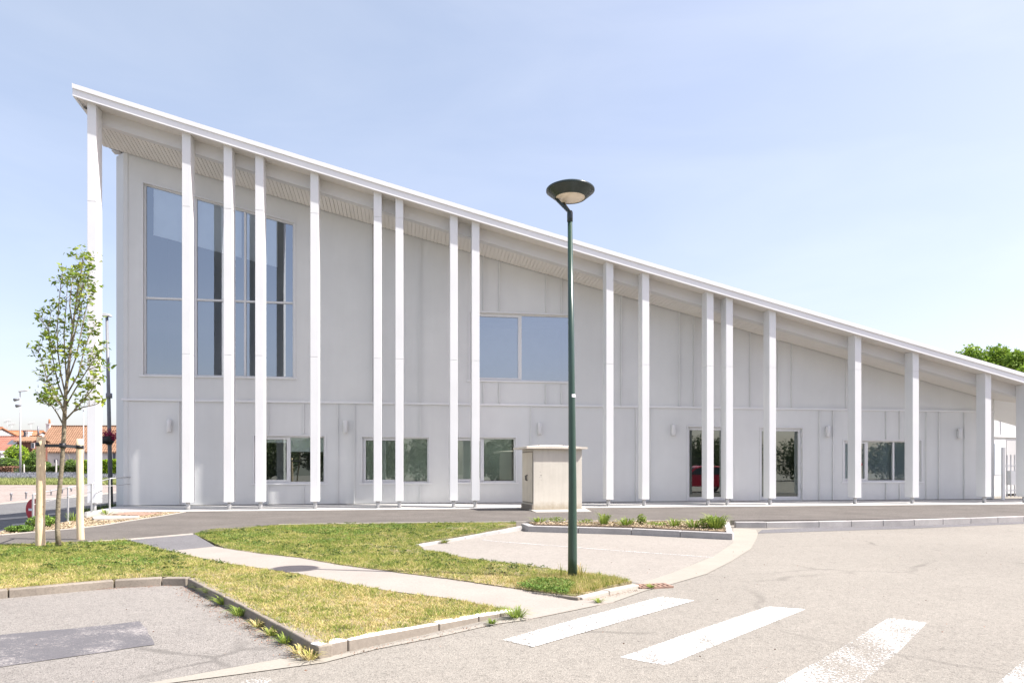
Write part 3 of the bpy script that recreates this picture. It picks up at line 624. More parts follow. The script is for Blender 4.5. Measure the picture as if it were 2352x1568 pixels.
# ---- windows
def frame_rect(m, u0, u1, z0, zl, zr, w_, v0, v1):
    """four bars of a frame whose head may slope"""
    s = (zr-zl)/(u1-u0)
    def top(u): return zl+s*(u-u0)
    m.box(u0, u1, -v0, -v1, z0, z0+w_)
    m.hexa([L(u0, v0, top(u0)-w_), L(u1, v0, top(u1)-w_), L(u1, v1, top(u1)-w_), L(u0, v1, top(u0)-w_), L(u0, v0, top(u0)), L(u1, v0, top(u1)), L(u1, v1, top(u1)), L(u0, v1, top(u0))])
    for a, b in ((u0, u0+w_), (u1-w_, u1)):
        m.hexa([L(a, v0, z0+w_), L(b, v0, z0+w_), L(b, v1, z0+w_), L(a, v1, z0+w_), L(a, v0, top(a)-w_), L(b, v0, top(b)-w_), L(b, v1, top(b)-w_), L(a, v1, top(a)-w_)])
def window(name, q, mull=(), transom=None, sash=(), gl='glass_low', room='room', depth=2.6, blind=None, fw=.05, label=None, sill=True, arch=.05):
    u0, u1, z0, zl, zr = q['u0'], q['u1'], q['zb'], q['zl'], q['zr']
    s = (zr-zl)/(u1-u0)
    def top(u): return zl+s*(u-u0)
    m = MB(); V0, V1 = -.09, -.16
    frame_rect(m, u0, u1, z0, zl, zr, fw, V0, V1)
    for um in mull: m.hexa([L(um-.03, V0+.01, z0+fw), L(um+.03, V0+.01, z0+fw), L(um+.03, V1, z0+fw), L(um-.03, V1, z0+fw), L(um-.03, V0+.01, top(um-.03)-fw), L(um+.03, V0+.01, top(um+.03)-fw), L(um+.03, V1, top(um+.03)-fw), L(um-.03, V1, top(um-.03)-fw)])
    if transom is not None: m.box(u0+fw, u1-fw, .085, .155, transom-.03, transom+.03)
    for a, b in sash: frame_rect(m, a, b, z0+fw, top(a)-fw, top(b)-fw, .06, V0+.012, V1+.01)
    # raised surround on the facade
    for a, b in ((u0-arch, u0), (u1, u1+arch)): m.hexa([L(a, .022, z0), L(b, .022, z0), L(b, -.001, z0), L(a, -.001, z0), L(a, .022, top(a)), L(b, .022, top(b)), L(b, -.001, top(b)), L(a, -.001, top(a))])
    m.hexa([L(u0-arch, .024, top(u0)), L(u1+arch, .024, top(u1)), L(u1+arch, -.001, top(u1)), L(u0-arch, -.001, top(u0)), L(u0-arch, .024, top(u0)+arch), L(u1+arch, .024, top(u1)+arch), L(u1+arch, -.001, top(u1)+arch), L(u0-arch, -.001, top(u0)+arch)])
    f = m.build(name, M['frame'], bld)
    if label: f['label'] = label
    m = MB(); m.add([L(u0+.01, -.135, z0+.01), L(u1-.01, -.135, z0+.01), L(u1-.01, -.135, zr-.01), L(u0+.01, -.135, zl-.01)], [(0, 1, 2, 3)]); m.build('pane', M[gl], f)
    if sill: m = MB(); m.box(u0-arch-.05, u1+arch+.05, -.05, .08, z0-.045, z0-.002); m.build('sill', M['trim'], f)
    m = MB()                                             # the room behind
    a, b, c, d = u0-.25, u1+.25, max(z0-.3, .05), max(zl, zr)+.1
    v0, v1 = -.215, -depth
    P8 = [L(a, v0, c), L(b, v0, c), L(b, v1, c), L(a, v1, c), L(a, v0, d), L(b, v0, d), L(b, v1, d), L(a, v1, d)]
    m.add(P8, [(0, 1, 2, 3), (4, 5, 6, 7), (1, 2, 6, 5), (2, 3, 7, 6), (3, 0, 4, 7)])
    for (x0, x1, y0, y1) in ((a, u0, c, d), (u1, b, c, d)): m.add([L(x0, v0, y0), L(x1, v0, y0), L(x1, v0, y1), L(x0, v0, y1)], [(0, 1, 2, 3)])
    m.add([L(u0, v0, c), L(u1, v0, c), L(u1, v0, z0), L(u0, v0, z0)], [(0, 1, 2, 3)]); m.add([L(u0, v0, zl), L(u1, v0, zr), L(u1, v0, d), L(u0, v0, d)], [(0, 1, 2, 3)])
    m.build('room', M[room], f)
    if blind:
        for bl_ in blind:
            a, b, dz, v = bl_[:4]; bm_ = bl_[4] if len(bl_) > 4 else 'blind'
            m = MB(); m.add([L(a, v, top(a)-dz), L(b, v, top(b)-dz), L(b, v, top(b)-.02), L(a, v, top(a)-.02)], [(0, 1, 2, 3)])
            m.bar(L(a, v, top(a)-dz), L(b, v, top(b)-dz), .03, .03); m.build('blind', M[bm_], f)
    return f, top
q = wins['big']; m1 = W(448, 700)[0]; m2 = W(561.5, 700)[0]; tz = W(448, 686.5)[1]
f, top = window('window', q, (m1, m2), tz, (), 'glass_up', 'room_dark', 3.0, [(q['u0']+.25, m1-.03, 1.55, -.17), (m1+.03, m2-.12, 1.55, -.17), (m2+.03, q['u1']-.55, 1.55, -.17)], label='tall upper window with a sloping head and six panes')
q = wins['mid']; mu = W(1197, 800)[0]
window('window', q, (mu,), None, ((q['u0']+.05, mu-.03),), 'glass_up', 'room', 3.0, None, label='wide upper window with two panes')
q = wins['w1']; mu = W(664, 1050)[0]; window('window', q, (mu,), None, ((q['u0']+.05, mu-.03),), 'glass_low', 'room_dark', 2.6, [(mu+.03, q['u1']-.06, .5, -.17), (q['u0']+.1, mu-.03, .2, -.17)], label='ground floor window with a half lowered blind')
q = wins['w2']; mu = W(914, 1050)[0]; window('window', q, (mu,), None, ((q['u0']+.05, mu-.03),), 'glass_low', 'room', 1.2, [(q['u0']+.1, mu-.03, q['zl']-q['zb']-.1, -.165, 'screen'), (mu+.03, q['u1']-.05, q['zl']-q['zb']-.1, -.165, 'screen')], label='ground floor window with grey screens left of the concrete cabinet window')
q = wins['w3']; mu = W(1110, 1050)[0]; window('window', q, (mu,), None, ((q['u0']+.05, mu-.03),), 'glass_low', 'room', 1.2, [(q['u0']+.1, mu-.03, q['zl']-q['zb']-.1, -.17, 'screen'), (mu+.03, q['u1']-.12, q['zl']-q['zb']-.1, -.165, 'screen')])
q = wins['w4']; a_ = W(1995, 1050)[0]; b_ = W(2056, 1050)[0]
f4, _ = window('window', q, (a_, b_), None, ((q['u0']+.05, a_-.03),), 'glass_low', 'room_dark', 2.2, label='ground floor window with grey slatted blinds')
m = MB(); z = q['zb']+.1
while z < q['zl']-.08:
    for a, b in ((q['u0']+.12, a_-.2), (a_+.05, b_-.2), (b_+.05, q['u1']-.05)):
        m.hexa([L(a, -.17, z), L(b, -.17, z), L(b, -.19, z+.018), L(a, -.19, z+.018), L(a, -.17, z+.002), L(b, -.17, z+.002), L(b, -.19, z+.02), L(a, -.19, z+.02)])
    z += .026
m.build('blind', M['slat'], f4)
m = MB(); m.add([L(q['u0']+.1, -.33, q['zb']+.06), L(q['u1']-.05, -.33, q['zb']+.06), L(q['u1']-.05, -.33, q['zl']-.05), L(q['u0']+.1, -.33, q['zl']-.05)], [(0, 1, 2, 3)]); m.build('blind', M['slat'], f4)  # plain sheet added behind the slats to make the window look brighter
m = MB(); uu, zz = W(2107/2352*2352*0+1983, 1050+810/9.8/1.063*0+0)[0], 0
uu, zz = W((2040+660/9.8)*.9408, (1050+812/9.8)*.9408)
m.lathe([(.0, 0), (.055, 0), (.055, .004), (0, .004)], 20)
ob = m.build('sticker', M['red'], f4); ob.rotation_euler = (math.pi/2, 0, 0); ob.location = L(uu, -.12, zz)
# doors
q = wins['d1']; mu = W(1622, 1050)[0]
f, _ = window('door', q, (mu,), None, ((q['u0']+.03, mu-.02), (mu+.02, q['u1']-.03)), 'glass_low', 'room_dark', 3, None, .05, 'glazed double door with a narrow left leaf', False, .04)
q = wins['d2']; mu = W(1770, 1050)[0]
f, _ = window('door', q, (mu,), None, ((q['u0']+.03, mu-.02), (mu+.02, q['u1']-.05)), 'glass_low', 'room', 3, None, .05, 'glazed double door with hinges on its right jamb', False, .04)
for zz in (.55, 1.35, 2.05, 2.5): m = MB(); m.tube([L(q['u1']-.02, -.05, zz), L(q['u1']-.02, -.05, zz+.22)], .018, 8); m.build('hinge', M['trim'], f)
for k_ in ('d1', 'd2'):
    q = wins[k_]; m = MB(); m.box(q['u0'], q['u1'], .0, .3, .148, .19); m.build('threshold', M['steel'], bld)
# ---- columns
cols = [(200.4, 220.6), (418, 437.5), (514, 532.5), (586.2, 605), (712.6, 731.5), (858.2, 876.4), (908, 926.5), (1033.7, 1051.5), (1083.6, 1101.5), (1392.4, 1409.2), (1475.2, 1491.3), (1622.9, 1639.7), (1667.8, 1683.6), (1766.6, 1783), (1963.3, 1978.9), (2096.2, 2110.9), (2262.8, 2277), (2355.5, 2369)]
CW, CDp, CF = .242, .40, 1.75
for x0, x1 in cols:
    u = (W(x0, 900, CF)[0]+W(x1, 900, CF)[0])/2; a, b = u-CW/2, u+CW/2
    m = MB(); zs = [.33, 4.75, 9.15, 99]
    base = zs[0]; tl_, tr_ = B(a)+.022, B(b)+.022
    for i in range(3):
        lo = zs[i] if i == 0 else zs[i]+.014
        if lo > min(tl_, tr_)-.15: break
        last = zs[i+1] >= min(tl_, tr_)-.15
        ta, tb = (tl_, tr_) if last else (zs[i+1], zs[i+1])
        m.hexa([L(a, CF, lo), L(b, CF, lo), L(b, CF-CDp, lo), L(a, CF-CDp, lo), L(a, CF, ta), L(b, CF, tb), L(b, CF-CDp, tb), L(a, CF-CDp, ta)])
        if last: break
    m.box(a+.012, b-.012, -CF+.012, -CF+CDp-.012, .36, min(tl_, tr_)-.02)
    c = m.build('column', M['white'], bld, .006, seg=2)
    m = MB(); m.tube([L(u+.0, CF-.17, .06), L(u, CF-.17, .36)], .058, 20); m.box(u-.09, u+.09, -CF+.08, -CF+.26, .085, .105)
    m.build('foot', M['steel'], c)
# ---- wall lights
wl = [(388.6, 978, 'white half-round wall light nearest the tall end of the building'), (793.7, 979.9, 'white wall light between the first two ground floor windows'), (1239.7, 984, 'white wall light above the concrete cabinet'),
      (1546.6, 987.2, 'white wall light just left of the narrow glazed door'), (1901.8, 990.7, 'white wall light between the glazed doors and the blinded window'), (2204.4, 995.4, 'white wall light nearest the low end of the building')]
proto = None
for x, y, lab in wl:
    u, z = W(x, y, .08); p = B3(u, 0, z)
    if proto is None:
        r = empty('wall_light', p, TH)
        m = MB(); prof = [(.0, -.2), (.06, -.2), (.075, -.185), (.078, .18), (.07, .2), (0, .2)]; m.lathe(prof, 24, (0, -.10, 0)); m.build('housing', M['frame'], r)
        m = MB(); m.box(-.05, .05, -.05, -.002, -.12, .12); m.build('bracket', M['trim'], r); proto = r
    else: r = copy_tree(proto); r.location = p
    tag(r, lab, 'wall light', 'lights along the facade')

# ------------------------------------------------------------------ rear wing and gate seen past the low end
Yw = 33.0
def PW(x, y): return P(x, y, Yw)
a = PW(2270, 1000); wing = empty('rear_wing', (a.x, Yw, .1), math.radians(22), label='sunlit white rear wing with a door seen past the low end', cat='building')
m = MB(); x0, x1 = -1, 12; m.box(x0, x1, 0, 8, 0, 5.2)
def lx(x): return PW(x, 1000).x-a.x
def lz(y): return PW(2300, y).z-.1
m.build('wall', M['clad'], wing)
m = MB(); m.box(x0, x1, -.14, -.01, lz(932.6), lz(926)); m.box(x0, x1, -.08, -.005, lz(1003), lz(999)); m.box(lx(2312), lx(2313.5), -.03, 0, lz(1002.5), lz(934)); m.build('trim_band', M['trim'], wing)
m = MB(); m.box(lx(2283), lx(2327), -.06, -.004, lz(1150), lz(1009)); dr = m.build('door', M['frame'], wing)
m = MB(); m.box(lx(2287), lx(2319), -.075, -.062, lz(1090), lz(1018)); m.build('pane', M['slat'], dr)
m = MB(); m.box(lx(2332), lx(2365), -.03, -.004, lz(1110), lz(1010)); m.build('window', M['plaster_grey'], wing)
ga = B3(UE+.05, .35, .14); gate = empty('picket_gate', ga, TH+.02, label='white metal picket gate with a letterbox beside the low end', cat='gate')
m = MB(); m.box(0, .1, -.04, .04, 0, 2.0); m.build('post', M['white'], gate)
m = MB()
for k in range(12):
    xx = .22+k*.17; m.tube([(xx, 0, .12), (xx, 0, 1.72)], .022, 8)
m.build('pickets', M['white'], gate)
m = MB(); m.box(.1, 3.2, -.02, .02, 1.28, 1.33); m.box(.1, 3.2, -.02, .02, .34, .39); m.build('rail', M['white'], gate)
m = MB(); m.box(.2, .62, -.2, -.03, .58, 1.12); m.build('letterbox', M['white'], gate, .008)

# ------------------------------------------------------------------ concrete cabinet
ca = G(1225, 1170.4, .125); cab = empty('utility_cabinet', ca, math.radians(17), label='cream concrete utility cabinet with a metal side door and flat stained roof', cat='utility cabinet')
cw, cdp, ch = 1.55, 1.08, 1.80
m = MB(); m.box(0, cw, 0, cdp, .0, ch); m.build('body', M['cab'], cab, .012)
m = MB(); o_ = .13; n_ = 8                                # slightly domed roof slab
vs = []; fs = []
for j in range(n_+1):
    for i in range(n_+1):
        fx, fy = i/n_, j/n_; vs.append((-o_*1.9+(cw+o_*2.9)*fx, -o_+(cdp+2*o_)*fy, ch+.065+.07*(1-(2*fx-1)**2)*(1-(2*fy-1)**2)))
for j in range(n_):
    for i in range(n_): fs.append((j*(n_+1)+i, j*(n_+1)+i+1, (j+1)*(n_+1)+i+1, (j+1)*(n_+1)+i))
m.add(vs, fs, True); m.box(-o_*1.9, cw+o_, -o_, cdp+o_, ch+.004, ch+.064)
rf = m.build('roof', M['cab_roof'], cab)
for q in ((.35, .5), (.75, .45), (1.15, .5)): m = MB(); m.lathe([(0, .03), (.014, .03), (.014, 0)], 8, (q[0], q[1], ch+.115)); m.build('lifting_eye', M['black'], rf)
m = MB(); m.box(-.022, -.002, .05, .52, .22, ch-.1); m.box(-.022, -.002, .532, 1.0, .22, ch-.1)
dr = m.build('door', M['cab_door'], cab, .004)
m = MB(); m.box(-.006, -.001, .03, 1.02, .19, ch-.07); m.build('door_frame', M['kerb'], cab)
m = MB(); m.tube([(-.02, .48, .86), (-.06, .48, .88), (-.06, .48, 1.0), (-.02, .48, 1.02)], .012, 8); m.tube([(-.02, .57, .86), (-.06, .57, .88), (-.06, .57, 1.0), (-.02, .57, 1.02)], .012, 8)
m.build('handle', M['black'], dr)
for x_, z_, a_, b_ in ((.20, 1.12, .03, .006), (.215, 1.02, .05, .008), (.19, .95, .012, .012), (.235, .97, .01, .02), (.24, .88, .02, .006)): m = MB(); m.box(x_, x_+a_, -.0035, -.0005, z_, z_+b_); m.build('stencil_mark', M['black'], cab)
m = MB(); m.box(-.03, 0, -.0, cdp, -.02, .14); m.build('base', M['kerb'], cab)
sheet('cabinet_apron', M['concrete'], [(1200, 1163), (1222, 1171.6), (1232, 1175.8), (1359, 1174), (1342, 1165.5)], .128, .0)

# ------------------------------------------------------------------ green street lamp in front
lb = G(1315, 1328, .06)
lamp = empty('street_lamp', lb, label='dark green street lamp with a bowl-shaped head standing in the lawn tip', cat='street lamp')
s_ = lb.y/F
zt_ = H-(508-HZ)*s_-lb.z
m = MB(); m.tube([(0, 0, -.05), (0, 0, .25), (-.0, 0, 1.1), (-.012, 0, 2.4), (-.03, 0, zt_)], [.0545, .0535, .047, .038, .028], 28); pole = m.build('pole', M['green'], lamp)
m = MB(); m.lathe([(.0395, -.012), (.0405, -.012), (.0405, .012), (.0395, .012)], 28, (-.016, 0, H-(985-HZ)*s_-lb.z+.35)); 
zs_ = H-(909-HZ)*s_-lb.z
m = MB(); m.lathe([(.0415, -.018), (.0425, -.018), (.0425, .018), (.0415, .018)], 28, (-.0085, 0, zs_)); m.v = []; m.f = []; m.sm = []; na = 8
for zz in (-.018, .018):
    for k in range(na+1): a_ = math.radians(-95+100*k/na); m.v.append((-.0085+.0418*math.cos(a_), .0418*math.sin(a_), zs_+zz))
for k in range(na): m.f.append((k, k+1, na+2+k, na+1+k)); m.sm.append(True)
st = m.build('sticker', M['sticker'], lamp)
m = MB(); na = 6
for zz, w_ in ((.32, .0), (.62, .0)):
    for k in range(na+1): a_ = math.radians(-120+60*k/na); m.v.append((.0525*math.cos(a_), .0525*math.sin(a_), zz))
for k in range(na): m.f.append((k, k+1, na+2+k, na+1+k)); m.sm.append(True)
m.build('access_door', M['green'], lamp)
top = Vector((-.03, 0, zt_))
m = MB(); m.lathe([(.0, .118), (.026, .118), (.034, .10), (.034, -.005), (.03, -.01)], 20, tuple(top)); m.build('collar', M['lamp_dark'], lamp)
hc = Vector(((1310-CX)*s_-lb.x, 0, H-(437-HZ)*s_-lb.z)); R = 55*s_; r2 = 35.5*s_; dz = 18*s_
head = MB(); head.lathe([(0, .055), (R*.75, .045), (R*.99, .012), (R*1.012, .004), (R*1.012, -.012), (R*.985, -.018), (R*.93, -.032), (r2*1.03, -dz), (r2*1.0, -dz-.004), (r2*.95, -dz+.004)], 48, tuple(hc)); hd = head.build('head', M['lamp_dark'], lamp)
m = MB(); m.lathe([(0, -dz-.012), (r2*.6, -dz-.010), (r2*.94, -dz+.001), (r2*.95, -dz+.006)], 40, tuple(hc)); m.build('diffuser', M['lamp_glass'], hd)
m = MB()
for q in ((-r2*.98, .02, -dz+.01), (-r2*.45, r2*.9, -dz+.01)):
    m.bar(top+Vector((0, 0, .095)), hc+Vector(q), .034, .03)
m.build('arm', M['lamp_dark'], lamp)
# ------------------------------------------------------------------ young tree with its stakes
def tube_px(m, pts, rad, Y0, n=8):
    m.tube([P(x, y, Y0+dy) for x, y, dy in pts], rad, n)
TY = G(135, 1255, .11).y
tb = G(135, 1255, .08); tree = empty('young_tree', tb, label='young street tree with sparse leaves tied between two wooden stakes', cat='tree')
trunk = MB()
tp = [(135, 1258, 0), (132, 1215, .02), (134, 1150, .05), (141, 1080, .03), (146, 1010, 0), (148, 960, 0), (151, 900, 0), (157, 850, .03), (163, 790, .05), (170, 730, .05), (178, 670, .03), (187, 620, 0), (192, 582, 0)]
tr = [.042, .035, .033, .032, .031, .030, .025, .022, .018, .014, .011, .007, .004]
tube_px(trunk, tp, tr, TY, 14)
brs = [[(147, 978), (132, 950), (118, 930), (103, 905)], [(118, 932), (108, 927), (95, 920)], [(149, 945), (128, 905), (108, 870), (92, 815), (84, 800)], [(150, 925), (133, 880), (125, 840), (114, 790), (112, 750), (118, 712)], [(112, 760), (100, 742), (88, 728)], [(108, 868), (118, 855), (126, 845)],
       [(152, 915), (140, 860), (133, 810), (131, 760), (135, 700), (140, 650), (145, 615)], [(154, 890), (150, 830), (147, 770), (152, 700), (156, 640)], [(149, 965), (168, 945), (195, 915), (215, 890), (232, 868)], [(168, 945), (190, 935), (215, 930), (235, 925)],
       [(152, 930), (172, 895), (200, 850), (222, 815), (242, 800)], [(200, 850), (225, 840), (243, 846)], [(154, 905), (180, 860), (192, 810), (205, 770), (222, 740)], [(157, 870), (175, 820), (187, 760), (200, 700), (218, 668)], [(163, 800), (178, 740), (190, 690), (205, 655)], [(168, 760), (160, 700), (165, 650), (172, 615)],
       [(180, 680), (196, 640), (205, 610)], [(187, 840), (205, 830), (224, 770)], [(133, 810), (118, 790), (108, 775)], [(176, 720), (190, 660), (210, 632)], [(128, 905), (120, 890), (104, 880)], [(150, 960), (140, 930), (125, 915), (112, 912)], [(195, 915), (206, 890), (212, 868)]]
pts_leaf = []
for b in brs:
    dy = random.uniform(-.45, .45); n = len(b); pp = []
    for i, (x, y) in enumerate(b): pp.append((x, y, dy*i/(n-1)))
    r0 = .014 if len(b) > 3 else .008
    tube_px(trunk, pp, [r0*(1-.75*i/(n-1)) for i in range(n)], TY, 6)
    w3 = [P(x, y, TY+d) for x, y, d in pp]
    for i in range(len(w3)-1):
        for k in range(5):
            f_ = random.random(); c = w3[i].lerp(w3[i+1], f_)
            if i == 0 and len(b) > 3: continue
            e = c+Vector((random.uniform(-.12, .12), random.uniform(-.12, .12), random.uniform(0, .2)))
            trunk.tube([c, c.lerp(e, .5)+Vector((0, 0, -.01)), e], [.0035, .0028, .0015], 4, False)
            pts_leaf += [e]*3+[c.lerp(e, .6)]
    pts_leaf += [w3[-1]]*5
w3 = [P(x, y, TY+d) for x, y, d in tp[7:]]
for i in range(len(w3)-1):
    for k in range(16):
        c = w3[i].lerp(w3[i+1], random.random()); e = c+Vector((random.uniform(-.2, .2), random.uniform(-.2, .2), random.uniform(0, .2)))
        trunk.tube([c, e], [.003, .0015], 4, False); pts_leaf += [e]*3
pts_leaf += [w3[-1]]*6
o = trunk.build('trunk', M['bark']); o.parent = tree; o.location = -tb
Pn = np.array([tuple(q) for q in pts_leaf]); Pn = np.concatenate([Pn, Pn[np.random.rand(len(Pn)) < .25]]); Pn += np.random.normal(0, .032, Pn.shape)
V, Fc = leafcloud(Pn, .040, .6); o = mesh_np('crown', V, Fc, M['leaf'], tree); o.location = -tb
def stake(x, yb, yt, r, lean, lab):
    b = G(x, yb, .08); s1 = b.y/F; hgt = (yb-yt)*s1
    m = MB(); n = 12; pts = []; rs = []
    for i in range(n+1):
        f_ = i/n; pts.append((lean*f_+.005*math.sin(i*1.1), .005*math.cos(i*1.3), -.1+(hgt+.1)*f_)); rs.append(r*(1.06-.10*f_)+(.0022*math.sin(i*2.9) if i < n-1 else 0))
    m.tube(pts, rs, 18); return tag(m.build('tree_stake', M['wood'], None, origin=(0, 0, 0)), lab, 'stake', 'stakes of the young tree'), b
s1o, b1 = stake(92, 1258, 1003, .064, .02, 'peeled wooden stake left of the young tree'); s1o.location = b1
s2o, b2 = stake(184.5, 1244, 1007, .056, -.01, 'peeled wooden stake right of the young tree'); s2o.location = b2
tie = empty('tree_tie', P(146, 1023, TY), label='black rubber strap tying the young tree to both stakes', cat='tree tie')
a_, c_, d_ = P(103, 1023, b1.y-.03)-tie.location, P(144, 1023, TY)-tie.location, P(176, 1026, b2.y-.02)-tie.location
m = MB(); m.bar(a_, c_, .012, .05); m.bar(c_, d_, .012, .05); m.lathe([(.043, -.04), (.046, -.04), (.046, .04), (.043, .04)], 18, tuple(c_+Vector((.0, .0, 0)))); m.build('strap', M['rubber'], tie)
m = MB(); q = P(92.5, 1020, b1.y)-tie.location; m.lathe([(.066, -.03), (.069, -.03), (.069, .03), (.066, .03)], 20, tuple(q)); m.build('buckle', M['black'], tie); m = MB(); q = P(183, 1026, b2.y)-tie.location; m.lathe([(.058, -.03), (.062, -.03), (.062, .03), (.058, .03)], 20, tuple(q)); m.build('buckle', M['black'], tie)

# ------------------------------------------------------------------ railing, red sign, bed at the left
rp = [(76, 1135, 14.6, .02), (156, 1119.5, 17.2, .05), (210, 1111, 18.9, .1), (252, 1098.5, 20.3, .125), (301, 1095, 21.85, .15)]
rail = empty('railing', P(156, 1193, 17.2), label='grey steel handrail running from the building corner beside the planting bed', cat='railing')
o0 = rail.location.copy(); tops = [P(x, y, Y)-o0 for x, y, Y, _ in rp]
for (x, y, Y, zb), tp_ in zip(rp, tops):
    m = MB(); m.box(tp_.x-.018, tp_.x+.018, tp_.y-.012, tp_.y+.012, zb-.1-o0.z, tp_.z); m.build('post', M['steel_pale'], rail)
m = MB()
for a, b in zip(tops[:-1], tops[1:]): m.tube([a, b], .016, 8)
m.build('top_rail', M['steel'], rail)
m = MB()
for a, b in zip(tops[:-1], tops[1:]): m.tube([a-Vector((0, 0, .22)), b-Vector((0, 0, .22))], .008, 8)
m.build('middle_rail', M['steel'], rail)
sg = P(77.5, 1170, 24); sign = empty('no_entry_sign', (sg.x, sg.y, -.8), label='low red road sign with a white bar behind the handrail', cat='road sign')
m = MB(); R_ = 25.5*24/F; nn_ = 24
fr = [(R_*math.cos(2*math.pi*(k+.5)/nn_), 0, R_*math.sin(2*math.pi*(k+.5)/nn_)) for k in range(nn_)]
m.add([(x, -.012, z) for x, _, z in fr]+[(x, .012, z) for x, _, z in fr], [tuple(range(nn_)), tuple(reversed(range(nn_, 2*nn_)))]+[(k, (k+1) % nn_, nn_+(k+1) % nn_, nn_+k) for k in range(nn_)])
face = m.build('face', M['red'], sign); face.location = (0, 0, sg.z+.8); face.rotation_euler = (0, 0, math.radians(-20))
m = MB(); m.box(-.24, -.02, -.018, -.013, -.04, .04); m.build('bar', M['sticker'], face)
m = MB(); m.tube([(0, .04, 0), (0, .04, sg.z+1.1)], .03, 10); m.build('post', M['steel'], sign)
bed_px = [(-250, 1243, .09), (0, 1228, .09), (101.6, 1219, .09), (175.6, 1213, .09), (235, 1206, .09), (295, 1196, .1), (365, 1185.7, .11), (423, 1175, .12), (390, 1175, .12), (330, 1176, .12), (250, 1181, .11), (212, 1186, .1), (199, 1188, .09), (156, 1198, .09), (126, 1202, .09), (68, 1210, .09), (0, 1221, .09), (-250, 1250, .09)]
_, bed_pts = sheet('planting_bed', M['soil'], [(x, y, z) for x, y, z in bed_px[:-1]]+[(-250, 1242.9, .09)], bottom=-.1)
def chips(pts, n, z, size, nm='wood_chips'):
    p, _ = tri_scatter(pts, n); p[:, 2] = p[:, 2]+.004+np.random.rand(n)*z
    V, Fc = leafcloud(p, size, .25); o = mesh_np(nm, V, Fc, M['chips']); o['kind'] = 'stuff'
bedvis = [tuple(G(x, y, z)) for x, y, z in [(0, 1228, .09), (101.6, 1219, .09), (175.6, 1213, .09), (235, 1206, .09), (295, 1196, .1), (365, 1185.7, .11), (420, 1176, .12), (330, 1177, .12), (250, 1182, .11), (212, 1187, .1), (199, 1189, .09), (156, 1199, .09), (68, 1211, .09), (0, 1222, .09)]]
chips(bedvis, 9000, .02, .022)
# concrete slab, kerb piece and iron cover near the corner
def slab(name, mat, pxs, z, bottom=0):
    o, _ = sheet(name, mat, pxs, z, bottom); return o
slab('concrete_slab', M['concrete'], [(199, 1183), (200, 1177.5), (225, 1173.5), (280, 1169.5), (285, 1172.5), (245, 1178)], .17, -.8)
tag(slab('inspection_cover', M['rust'], [(258, 1180), (300, 1174.5), (372, 1177), (318, 1183)], .145), 'rust brown inspection cover set in the planting bed', 'manhole cover')['kind'] = 'structure'
slab('concrete_slab', M['edging'], [(212, 1187.5), (232, 1182.5), (318, 1184), (322, 1187), (250, 1190), (216, 1191)], .15)
# grassy bank falling from the pavement corner to the street
m = MB(); bk = [(-12.0, 19.6, .0), (-12.9, 20.6, .02), (-12.95, 22.2, .1), (-13.3, 34, .1), (-20.5, 36, -.8), (-17, 26, -.8), (-13.6, 21.2, -.8), (-12.7, 19.5, -.8)]
m.add(bk, [(0, 1, 6, 7), (1, 2, 5, 6), (2, 3, 4, 5)]); o = m.build('grass_bank', M['turf']); o['kind'] = 'structure'
tri3 = []
for f_ in ((0, 1, 6), (0, 6, 7), (1, 2, 5), (1, 5, 6), (2, 3, 4), (2, 4, 5)): tri3.append([bk[i] for i in f_])
P_ = []
for t3 in tri3:
    t3 = np.array(t3); n = 1500; r1 = np.sqrt(np.random.rand(n, 1)); r2 = np.random.rand(n, 1); P_.append(t3[0]*(1-r1)+t3[1]*r1*(1-r2)+t3[2]*r1*r2)
P_ = np.concatenate(P_); V, Fc = blades(P_, .08+.14*np.random.rand(len(P_)), .015+.01*np.random.rand(len(P_)), .8); mesh_np('bank_grass', V, Fc, M['leaf_hedge'])['kind'] = 'stuff'

# ------------------------------------------------------------------ plants
def plant(c, n, h, spread, mat, leaf=.03, blade=True, name='plant', lab='', cat='plant', group=None):
    c = Vector(c); V = []; Fc = []; k = 0
    for i in range(n):
        a = random.uniform(0, 2*math.pi); r = spread*math.sqrt(random.random()); b = Vector((math.cos(a)*r*.35, math.sin(a)*r*.35, 0)); hh = h*random.uniform(.5, 1.1)
        d = Vector((math.cos(a), math.sin(a), 0))*r; s = Vector((-math.sin(a), math.cos(a), 0))*leaf*random.uniform(.2, .4)
        if blade:
            q = [b-s, b+s, b+d*.45+Vector((0, 0, hh*.75))+s*.8, b+d*.45+Vector((0, 0, hh*.75))-s*.8, b+d+Vector((0, 0, hh*random.uniform(.6, 1)))]
            V += [tuple(x) for x in q]; Fc += [(k, k+1, k+2, k+3), (k+3, k+2, k+4)]; k += 5
    m = MB(); m.add(V, Fc) if blade else None
    if not blade:
        Pn = np.random.normal(size=(n, 3)); Pn /= np.linalg.norm(Pn, axis=1)[:, None]; Pn *= (np.random.rand(n)**.4)[:, None]; Pn *= np.array([spread, spread*.7, h/2]); Pn[:, 2] += h/2
        Vn, Fn = leafcloud(Pn, leaf, .7); m.add([tuple(v) for v in Vn], [tuple(f) for f in Fn])
    m.keep = True
    o = m.build(name, mat); o.location = c; return tag(o, lab, cat, group)
PG = 'plants in the kerbed planter'
planter_soil_px = [(1214, 1200), (1240, 1196), (1668, 1195.5), (1674, 1220), (1450, 1208.5), (1230, 1203)]
_, pp_ = sheet('planter_soil', M['soil'], planter_soil_px, .10, -.02); chips(pp_, 7000, .02, .024)
